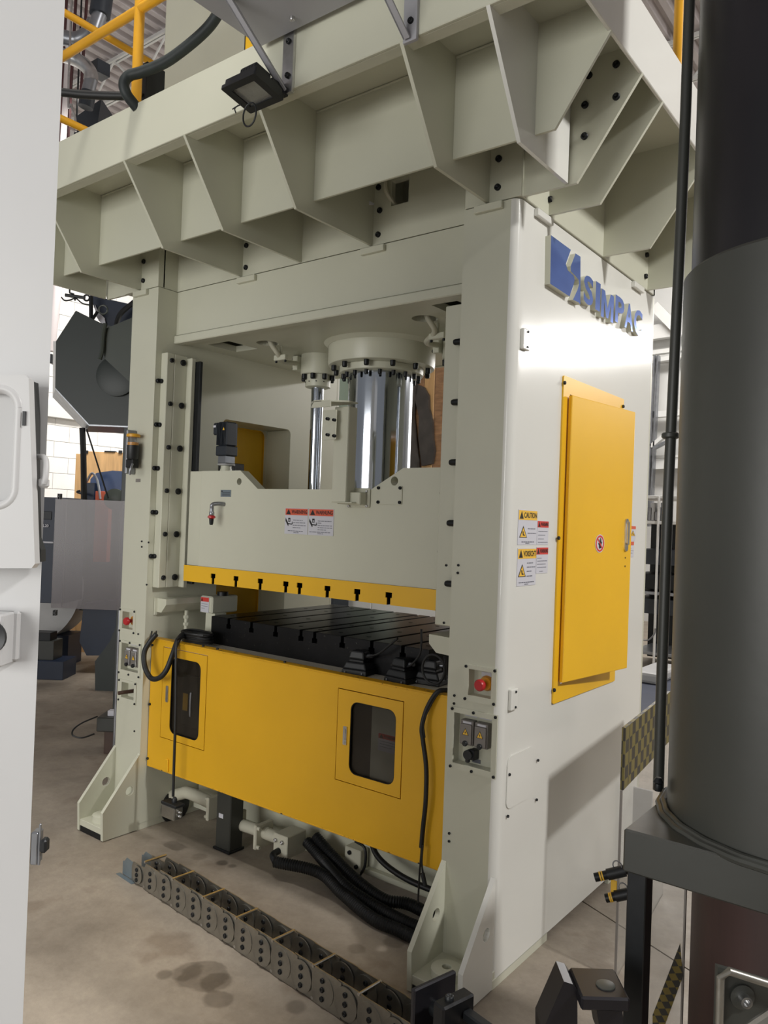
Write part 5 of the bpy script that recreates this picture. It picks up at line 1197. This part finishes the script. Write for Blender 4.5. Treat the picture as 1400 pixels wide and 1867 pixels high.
tube('strap', [lb_(166, 540, D2-.1), lb_(166, 582, D2-.1)], .016, BLK, bf, seg=6, curve=False); tube('strap', [lb_(178, 568, D2-.1), lb_(168, 583, D2-.1)], .012, BLK, bf, seg=6, curve=False)
pq = [lb_(x, y, D2-.05) for x, y in ((170, 553), (176, 566), (188, 578), (190, 590), (180, 586), (172, 574))]
plate('paper', [(p.x, p.z) for p in pq], [], 1, bq[0].y-.02, bq[0].y-.01, SGN, bf)
# guide arm with ring
gar = thing('guide_arm', 'thin black guide arm with a ring end and dangling wires above the green guard', 'arm', at(140, 540, 6.5))
tube('arm', [lb_(119, 538, 6.5), lb_(155, 543, 6.5)], .014, BLK, gar, seg=6, curve=False)
c = lb_(158, 543, 6.5); tube('ring', [c+Vector((math.cos(q_)*.024, 0, math.sin(q_)*.024)) for q_ in [2*PI*j/12 for j in range(13)]], .008, BLK, gar, seg=6, n=2)
tube('wire', [lb_(112, 542, 6.5), lb_(118, 548, 6.5), lb_(128, 547, 6.5), lb_(138, 544, 6.5), lb_(150, 553, 6.5), lb_(163, 556, 6.5)], .006, BLK, gar, seg=6)
tube('hanger', [Vector((lb_(127, 528, 6.5).x, lb_(127, 528, 6.5).y, 6.41)), lb_(127, 528, 6.5), lb_(127, 534, 6.5), lb_(134, 536, 6.5), lb_(137, 548, 6.5)], .008, BLK, gar, seg=6, curve=False)
# long pipe/duct at far left
dp = tube('vent_pipe', [Vector((lb_(104, 515, 7.5).x, lb_(104, 515, 7.5).y, 6.41)), lb_(104, 515, 7.5), lb_(98, 560, 7.5), lb_(90, 640, 7.5)], .055, DECKM, seg=12, curve=False); setp(dp, 'pale vertical vent pipe far behind the white machine edge', 'pipe')
bp_ = box('wall_speaker', lb_(89, 662, 8.6), lb_(95, 645, 8.6)+Vector((0, .1, 0)), BLK, b=.004); setp(bp_, 'small black box fixed to the block wall at far left', 'box')
tube_ = [lb_(150, 780, 5.6), lb_(152, 830, 5.6), lb_(153, 900, 5.5), lb_(154, 985, 5.4)]
o = tube('black_hose', tube_, .022, RUB, seg=8); setp(o, 'thick black hose hanging below the green guard', 'hose')
o = tube('pull_rope', [lb_(158, 783, 5.2), lb_(197, 908, 5.0)], .006, RUB, seg=6, curve=False); setp(o, 'thin black rope slanting down below the green guard', 'rope')
FR.pop()
def facing(P):   # frame facing the camera direction at P
    return Matrix(((RH.x, BKH.x, 0, P.x), (RH.y, BKH.y, 0, P.y), (0, 0, 1, 0), (0, 0, 0, 1)))
FRH = Matrix(((RH.x, BKH.x, 0, 0), (RH.y, BKH.y, 0, 0), (0, 0, 1, 0), (0, 0, 0, 1)))
FR.append(FRH); iv = FRH.inverted()
a = lb_(138, 822, 8.5); b = lb_(234, 925, 8.5)
wc = thing('plywood_cabinet', 'plywood box cabinet standing against the white block wall', 'cabinet', (a.x, a.y, 0))
box('front', (lb_(152, 822, 8.5).x, a.y, 0), (b.x+.2, a.y+.02, a.z), WOOD, wc); box('side', (a.x, a.y+.01, 0), (lb_(152, 822, 8.5).x, a.y+.5, a.z-.03), WOOD, wc)
for x in (158, 220): c = lb_(x, 822, 8.5); box('hinge', (c.x-.02, a.y-.012, c.z-.03), (c.x+.02, a.y, c.z+.004), BLK, wc)
c = lb_(194, 818, 8.5); box('lamp', (c.x-.02, a.y-.01, a.z), (c.x+.1, a.y+.05, a.z+.012), BLK, wc)
bmx = thing('blue_machine', 'blue and orange machine behind the scuffed clear sheet, left of the press', 'machine', lb_(190, 1180, 7.5))
A = [lb_(x, y, 7.7) for x, y in ((165, 873), (176, 862), (205, 858), (240, 860), (240, 925), (160, 925))]
plate('hood', [(p.x, p.z) for p in A], [], 1, A[0].y, A[0].y+.3, BLU, bmx)
a = lb_(152, 880, 7.65); b = lb_(175, 915, 7.65); box('motor', (a.x, a.y-.05, b.z-.1), (b.x, a.y+.05, a.z), NAVY, bmx)
a = lb_(181, 896, 7.6); b = lb_(205, 912, 7.6); box('orange_box', (a.x, a.y-.1, b.z-.6), (b.x, a.y, a.z), ORG, bmx); box('orange_column', (lb_(108, 0, 7.6).x, a.y-.1, lb_(110, 1070, 7.6).z), (lb_(118, 0, 7.6).x, a.y, lb_(110, 950, 7.6).z), ORG, bmx)
c = lb_(215, 905, 7.5); lathe('pulley', (c.x, c.y-.05, c.z-.03), [(.10, 0), (.10, .05), (.05, .07)], GRN2, bmx, seg=28, axis=(0, -1, 0))
tube('hose', [lb_(157, 880, 7.5), lb_(168, 863, 7.5), lb_(178, 878, 7.5), lb_(183, 910, 7.5)], .012, GALV, bmx, seg=8); tube('hose', [lb_(146, 895, 7.5), lb_(141, 897, 7.5), lb_(150, 900, 7.5), lb_(158, 903, 7.5)], .012, RUB, bmx, seg=8)
bl = [lb_(x, y, 7.4) for x, y in ((153, 1100), (240, 1095), (240, 1195), (158, 1195), (145, 1170))]
plate('blue_base', [(p.x, p.z) for p in bl], [], 1, bl[0].y, bl[0].y+.4, NAVY, bmx)
box('body', (lb_(150, 0, 7.6).x, A[0].y+.02, lb_(0, 1110, 7.6).z), (lb_(245, 0, 7.6).x, A[0].y+.3, lb_(0, 915, 7.6).z), GRN2, bmx)
a = lb_(77, 906, 6.6); b = lb_(106, 1100, 6.6)
nm = thing('navy_cabinet', 'navy cabinet with a small plate and a white handle beside the white machine edge', 'cabinet', (a.x, a.y, 0))
box('body', (a.x-.4, a.y, b.z), (b.x+.05, a.y+.4, a.z), NAVY, nm); c = lb_(90, 1042+.0-52, 6.6); box('handle', (lb_(80, 989, 6.6).x, a.y-.02, lb_(80, 990, 6.6).z), (lb_(99, 989, 6.6).x, a.y, lb_(80, 987, 6.6).z), SGN, nm)
box('nameplate', (lb_(79, 933, 6.6).x, a.y-.006, lb_(79, 947, 6.6).z), (lb_(95, 933, 6.6).x, a.y, lb_(79, 932, 6.6).z), BLK, nm)
bm = fit_text('L20', lb_(79, 961, 6.59), (1, 0, 0), (0, 0, 1), (0, -1, 0), .045, .025, .02, .004); link('lettering', bm, SGN, nm)
cs = thing('scuffed_clear_panel', 'scuffed see-through plastic panel with small black clips left of the press', 'guard panel', lb_(160, 1115, 4.6))
a = lb_(101, 909, 4.6); b = lb_(232, 1113, 4.6)
box('panel', (a.x, a.y, b.z), (b.x, a.y+.008, a.z), HAZE, cs, b=0)
for x, y in ((108.5, 905), (101, 1117)):
    c = lb_(x, y, 4.6); bm = bmesh.new(); add_box(bm, (c.x-.008, a.y-.012, c.z-.016), (c.x-.003, a.y+.02, c.z+.016)); add_box(bm, (c.x+.003, a.y-.012, c.z-.016), (c.x+.008, a.y+.02, c.z+.016)); add_box(bm, (c.x-.008, a.y-.012, c.z-.004), (c.x+.008, a.y+.02, c.z+.004)); link('clip', bm, BPL, cs)
cyl('leg', (b.x-.05, a.y+.03, 0), (b.x-.05, a.y+.03, a.z), .012, GALV, cs, seg=10); cyl('leg', (a.x+.04, a.y+.06, b.z), (a.x+.04, a.y+.06, a.z), .006, GALV, cs, seg=8)
# silver drum / sheet on floor
dr_ = thing('coil_drum', 'pale grey curved drum resting on a dark cradle at floor level behind', 'drum', lb_(110, 1180, 8.0))
c = lb_(95, 1068, 8.0); lathe('drum', (c.x-.1, c.y, c.z), [(.54, 0), (.54, .4)], SHEET, dr_, seg=48, axis=(0, -1, 0))
a = lb_(60, 1165, 8.0); b = lb_(150, 1150, 8.0); box('cradle', (a.x, a.y-.35, 0), (b.x, a.y, b.z), NAVY, dr_)
a = lb_(72, 1222, 7.05)
db = thing('machine_plinth', 'low dark machine base on the floor beside the white machine edge', 'machine base', (a.x, a.y, 0))
box('base', (a.x-.2, a.y, 0), (lb_(115, 1222, 7.05).x, a.y+.3, lb_(70, 1205, 7.05).z), NAVY, db); box('upper', (a.x-.2, a.y+.05, lb_(70, 1205, 7.05).z), (lb_(92, 1222, 7.05).x, a.y+.25, lb_(70, 1170, 7.05).z), GRY, db); box('pedestal', (a.x-.2, a.y+.05, lb_(70, 1170, 7.05).z), (lb_(85, 1222, 7.05).x, a.y+.2, lb_(70, 1155, 7.05).z), BLK, db)
st = [lb_(x, y, 6.7) for x, y in ((175, 1218), (173, 1206), (200, 1170), (218, 1125), (250, 1125), (250, 1232), (178, 1232))]
gt = thing('green_stand', 'dark green slanted machine stand behind the left upright', 'stand', (st[0].x, st[0].y, 0))
plate('stand', [(p.x, p.z if k_ not in (0, 5, 6) else .0) for k_, p in enumerate(st)], [], 1, st[0].y, st[0].y+.3, GRN, gt)
gb_ = thing('grey_transformer_box', 'small grey box on a wooden support behind the left upright foot', 'box', lb_(195, 1350, 4.95))
a = lb_(176, 1308, 4.95); b = lb_(222, 1336, 4.95)
box('case', (a.x, a.y, b.z), (b.x, a.y+.25, a.z), GRY, gb_, b=.006); box('fitting', (lb_(192, 1300, 4.95).x, a.y+.04, a.z), (lb_(204, 1300, 4.95).x, a.y+.09, a.z+.035), SGN, gb_)
box('support', (lb_(188, 1340, 4.95).x, a.y+.02, 0), (lb_(216, 1340, 4.95).x, a.y+.2, b.z), BRN, gb_)
o = tube('floor_cable', [lb_(178, 1306, 4.9), lb_(150, 1318, 4.85), lb_(134, 1330, 4.85), lb_(133, 1341, 4.85), lb_(150, 1345, 4.85), lb_(172, 1338, 4.9)], .005, RUB, seg=6); setp(o, 'thin black cable looping out beside the small grey box', 'cable')
# wall horizontal white pipe + beam
FR.pop()
wb2 = box('trim_1', (-8.0, 1.5, on(130, 752, 0, -8.0).z-.10), (-7.9, 6, on(130, 752, 0, -8.0).z+.05), SIDING); setp(wb2, kind='structure')
# right side pale green cabinet etc. behind press centre
gcb = thing('pale_green_cabinet', 'tall pale green cabinet far behind the press between the rods', 'cabinet', (-2.6, 3.9, 0))
a = on(619, 690, 1, 3.9); b = on(648, 690, 1, 3.9); box('body', (a.x, 3.9, 0), (b.x+.4, 4.3, a.z+.1), mat('pale_green_paint', (.50, .56, .50), .5), gcb)
dkm = thing('dark_machine', 'dark grey machine parts stacked behind the slide between the rods', 'machine', (-2.5, 3.2, 0))
a = on(590, 800, 1, 2.8); b = on(606, 800, 1, 2.8)
for k, (x0, x1, y0, y1, m) in enumerate(((589, 604, 800, 850, MOT), (588, 606, 850, 870, SHEET), (588, 603, 870, 930, MOT), (604, 616, 805, 900, BLK))):
    a = on(x0, y0, 1, 2.8); b = on(x1, y1, 1, 2.8); box('unit', (a.x, 2.8, b.z), (b.x, 3.0, a.z), m, dkm)
box('pedestal', (on(588, 900, 1, 2.8).x, 2.8, 0), (on(616, 900, 1, 2.8).x, 3.0, on(588, 900, 1, 2.8).z), MOT, dkm)
a = on(586, 711, 1, 2.9); b = on(608, 736, 1, 2.9)
dsc = thing('dark_screen', 'small dark square monitor far behind, right of the slim left rod', 'monitor', (a.x, 2.9, 0)); box('screen', (a.x, 2.9, b.z), (b.x, 2.96, a.z), BLK, dsc); cyl('pole', ((a.x+b.x)/2, 2.97, 0), ((a.x+b.x)/2, 2.97, b.z+.05), .02, BLK, dsc)

# ================================================================== DUCTS, PIPES TOP LEFT
for k, (x, lab) in enumerate(((117, 'leftmost dark red sprinkler pipe dropping past the duct elbow'), (134, 'middle dark red sprinkler pipe dropping past the duct elbow'), (154, 'rightmost dark red sprinkler pipe ending at the duct elbow'))):
    D = 6.6; y1 = 260 if k < 2 else 190
    A = at(x+6, -30, D); B = at(x-8*(y1/200), y1, D)
    o = tube('sprinkler_pipe', [A, B], .013, REDP, seg=8, curve=False); setp(o, lab, 'pipe', 'dark red pipes under the ceiling')
d1 = thing('duct_elbow', 'galvanized duct with an elbow and dark flexible collar under the ceiling', 'duct', at(160, 60, 5.6))
tube('duct', [at(60, 62, 5.6), at(110, 68, 5.6), at(140, 72, 5.6), at(162, 60, 5.6), at(172, 40, 5.6)], .052, GALV, d1, seg=20)
tube('duct_neck', [at(171, 58, 5.5), at(184, 20, 5.5)], .050, GALV, d1, seg=20, curve=False); tube('collar', [at(182, 28, 5.5), at(190, -30, 5.5)], .072, MOT, d1, seg=16, curve=False)
d2 = thing('duct_bend', 'bright galvanized duct bend with a dark boot below it behind the yellow rails', 'duct', at(160, 160, 5.6))
tube('bend', [at(60, 96, 5.6), at(110, 100, 5.6), at(145, 112, 5.6), at(164, 130, 5.6), at(166, 148, 5.6)], .048, STEEL, d2, seg=20)
tube('neck', [at(166, 145, 5.6), at(160, 170, 5.6)], .046, GALV, d2, seg=20, curve=False); tube('boot', [at(162, 168, 5.6), at(156, 196, 5.6)], .052, MOT, d2, seg=16, curve=False)
b3 = [at(x, y, 5.8) for x, y in ((139, 212), (185, 180), (178, 225), (134, 250))]
hd = thing('dark_hood', 'dark slate hood box under the duct bend at top left', 'hood', b3[3])
bm = bmesh.new(); quad3(bm, b3, (-FW.x, -FW.y, 0), -.3); link('hood', bm, MOT, hd)
tube('hook_wire', [Vector((at(125, 150, 5.5).x, at(125, 150, 5.5).y, 6.41)), at(125, 150, 5.5), at(130, 190, 5.5), at(137, 215, 5.5), at(138, 240, 5.5)], .008, STEEL, hd, seg=6)
bx = at(180, 125, 5.9); bq = thing('dark_ceiling_box', 'small dark box beside the duct bend', 'box', bx); box('box', (bx.x-.05, bx.y-.05, bx.z-.06), (bx.x+.06, bx.y+.06, bx.z+.04), MOT, bq)

# ================================================================== RIGHT BACKGROUND
ms = thing('mezzanine_frame', 'white steel roof and mezzanine framing between the press side and the grey column', 'steel frame', (-2.5, 10.8, 0))
Yb = 10.83
def rb(x, y, Y=Yb): return on(x, y, 1, Y)
def beam(name, a, b, r, Y=Yb, m=WSTL):
    A = rb(*a, Y); B = rb(*b, Y); bm = bmesh.new(); d = (B-A); n = Vector((0, 0, 1)) if abs(d.normalized().z) < .9 else Vector((1, 0, 0))
    up = (n-d.normalized()*n.dot(d.normalized())).normalized()*r; quad3(bm, [A-up, B-up, B+up, A+up], (0, -1, 0), .12); link(name, bm, m, ms)
beam('roof_beam', (1150, 615), (1260, 598), .12); beam('girt', (1150, 651), (1260, 636), .035); beam('girt', (1150, 668), (1260, 648), .035); beam('girt', (1140, 762), (1260, 752), .05)
beam('girt', (1140, 836), (1260, 832), .02); beam('girt', (1140, 851), (1260, 846), .07); beam('diagonal', (1190, 815), (1230, 782), .03, 10.7); beam('diagonal', (1196, 560), (1235, 600), .08, 10.7)
for x in (1203, 1197): beam('drop_pipe', (x, 650), (x-14, 960), .012, 10.7, GALV)
beam('stringer', (1195, 818), (1240, 795), .02, 10.6, GALV)
box('column', (rb(1140, 600).x-.15, 10.75, 0), (rb(1140, 600).x+.0, 10.95, 6.4), WSTL, ms)
rk = thing('storage_rack', 'dark storage rack with white shelf edges far behind, right of the press', 'rack', (-1.9, 7.0, 0))
def rk_(x, y): return on(x, y, 1, 6.5)
a = rk_(1150, 905)
for y in (905, 951, 1080, 1190):
    p = rk_(1185, y); box('shelf', (rk_(1150, y).x, 6.5, p.z-.025), (rk_(1245, y).x, 7.2, p.z+.01), WSTL if y < 1000 else GALV, rk, b=.004)
box('back_panel', (rk_(1150, 950).x, 7.2, rk_(1185, 1215).z), (rk_(1245, 950).x, 7.22, rk_(1185, 952).z), BLK, rk)
box('red_crate', (rk_(1150, 930).x, 6.55, rk_(1185, 950).z), (rk_(1207, 930).x, 6.9, rk_(1185, 934).z), mat('maroon_crate', (.36, .19, .18), .5), rk)
for k in range(6): p = rk_(1178+k*6, 930); box('part', (p.x-.03, 6.52, rk_(1178+k*6, 949).z), (p.x+.02, 6.6, rk_(1178+k*6, 949).z+.10+.05*(k % 3)), GALV if k % 2 else SHEET, rk)
for k in range(3): p = rk_(1180, 1000+k*45); box('bin', (rk_(1150, 1000).x, 6.55, p.z-.18), (rk_(1240, 1000).x, 7.1, p.z-.01), MOT if k != 1 else BLK, rk)
box('upright', (rk_(1198, 1000).x, 6.46, 0), (rk_(1201, 1000).x, 6.5, rk_(1200, 905).z), WSTL, rk)
tube('bent_wire', [rk_(1172, 1165)+Vector((0, -.06, 0)), rk_(1185, 1166)+Vector((0, -.06, 0)), rk_(1196, 1155)+Vector((0, -.06, 0)), rk_(1198, 1145)+Vector((0, -.06, 0))], .008, GALV, rk, seg=6)
wd_ = thing('white_wrapped_pallet', 'white wrapped load on a navy mat low behind the press, right side', 'pallet load', on(1180, 1240, 1, 4.8))
a = on(1150, 1222, 1, 5.2); b = on(1200, 1250, 1, 5.2); box('load', (a.x, 5.2, max(b.z, .05)), (b.x, 5.9, a.z), SHEET, wd_, b=.03, seg=2); box('mat', (a.x-.2, 4.0, .001), (b.x+.3, 5.9, max(b.z, .05)), NVF, wd_, b=.01)
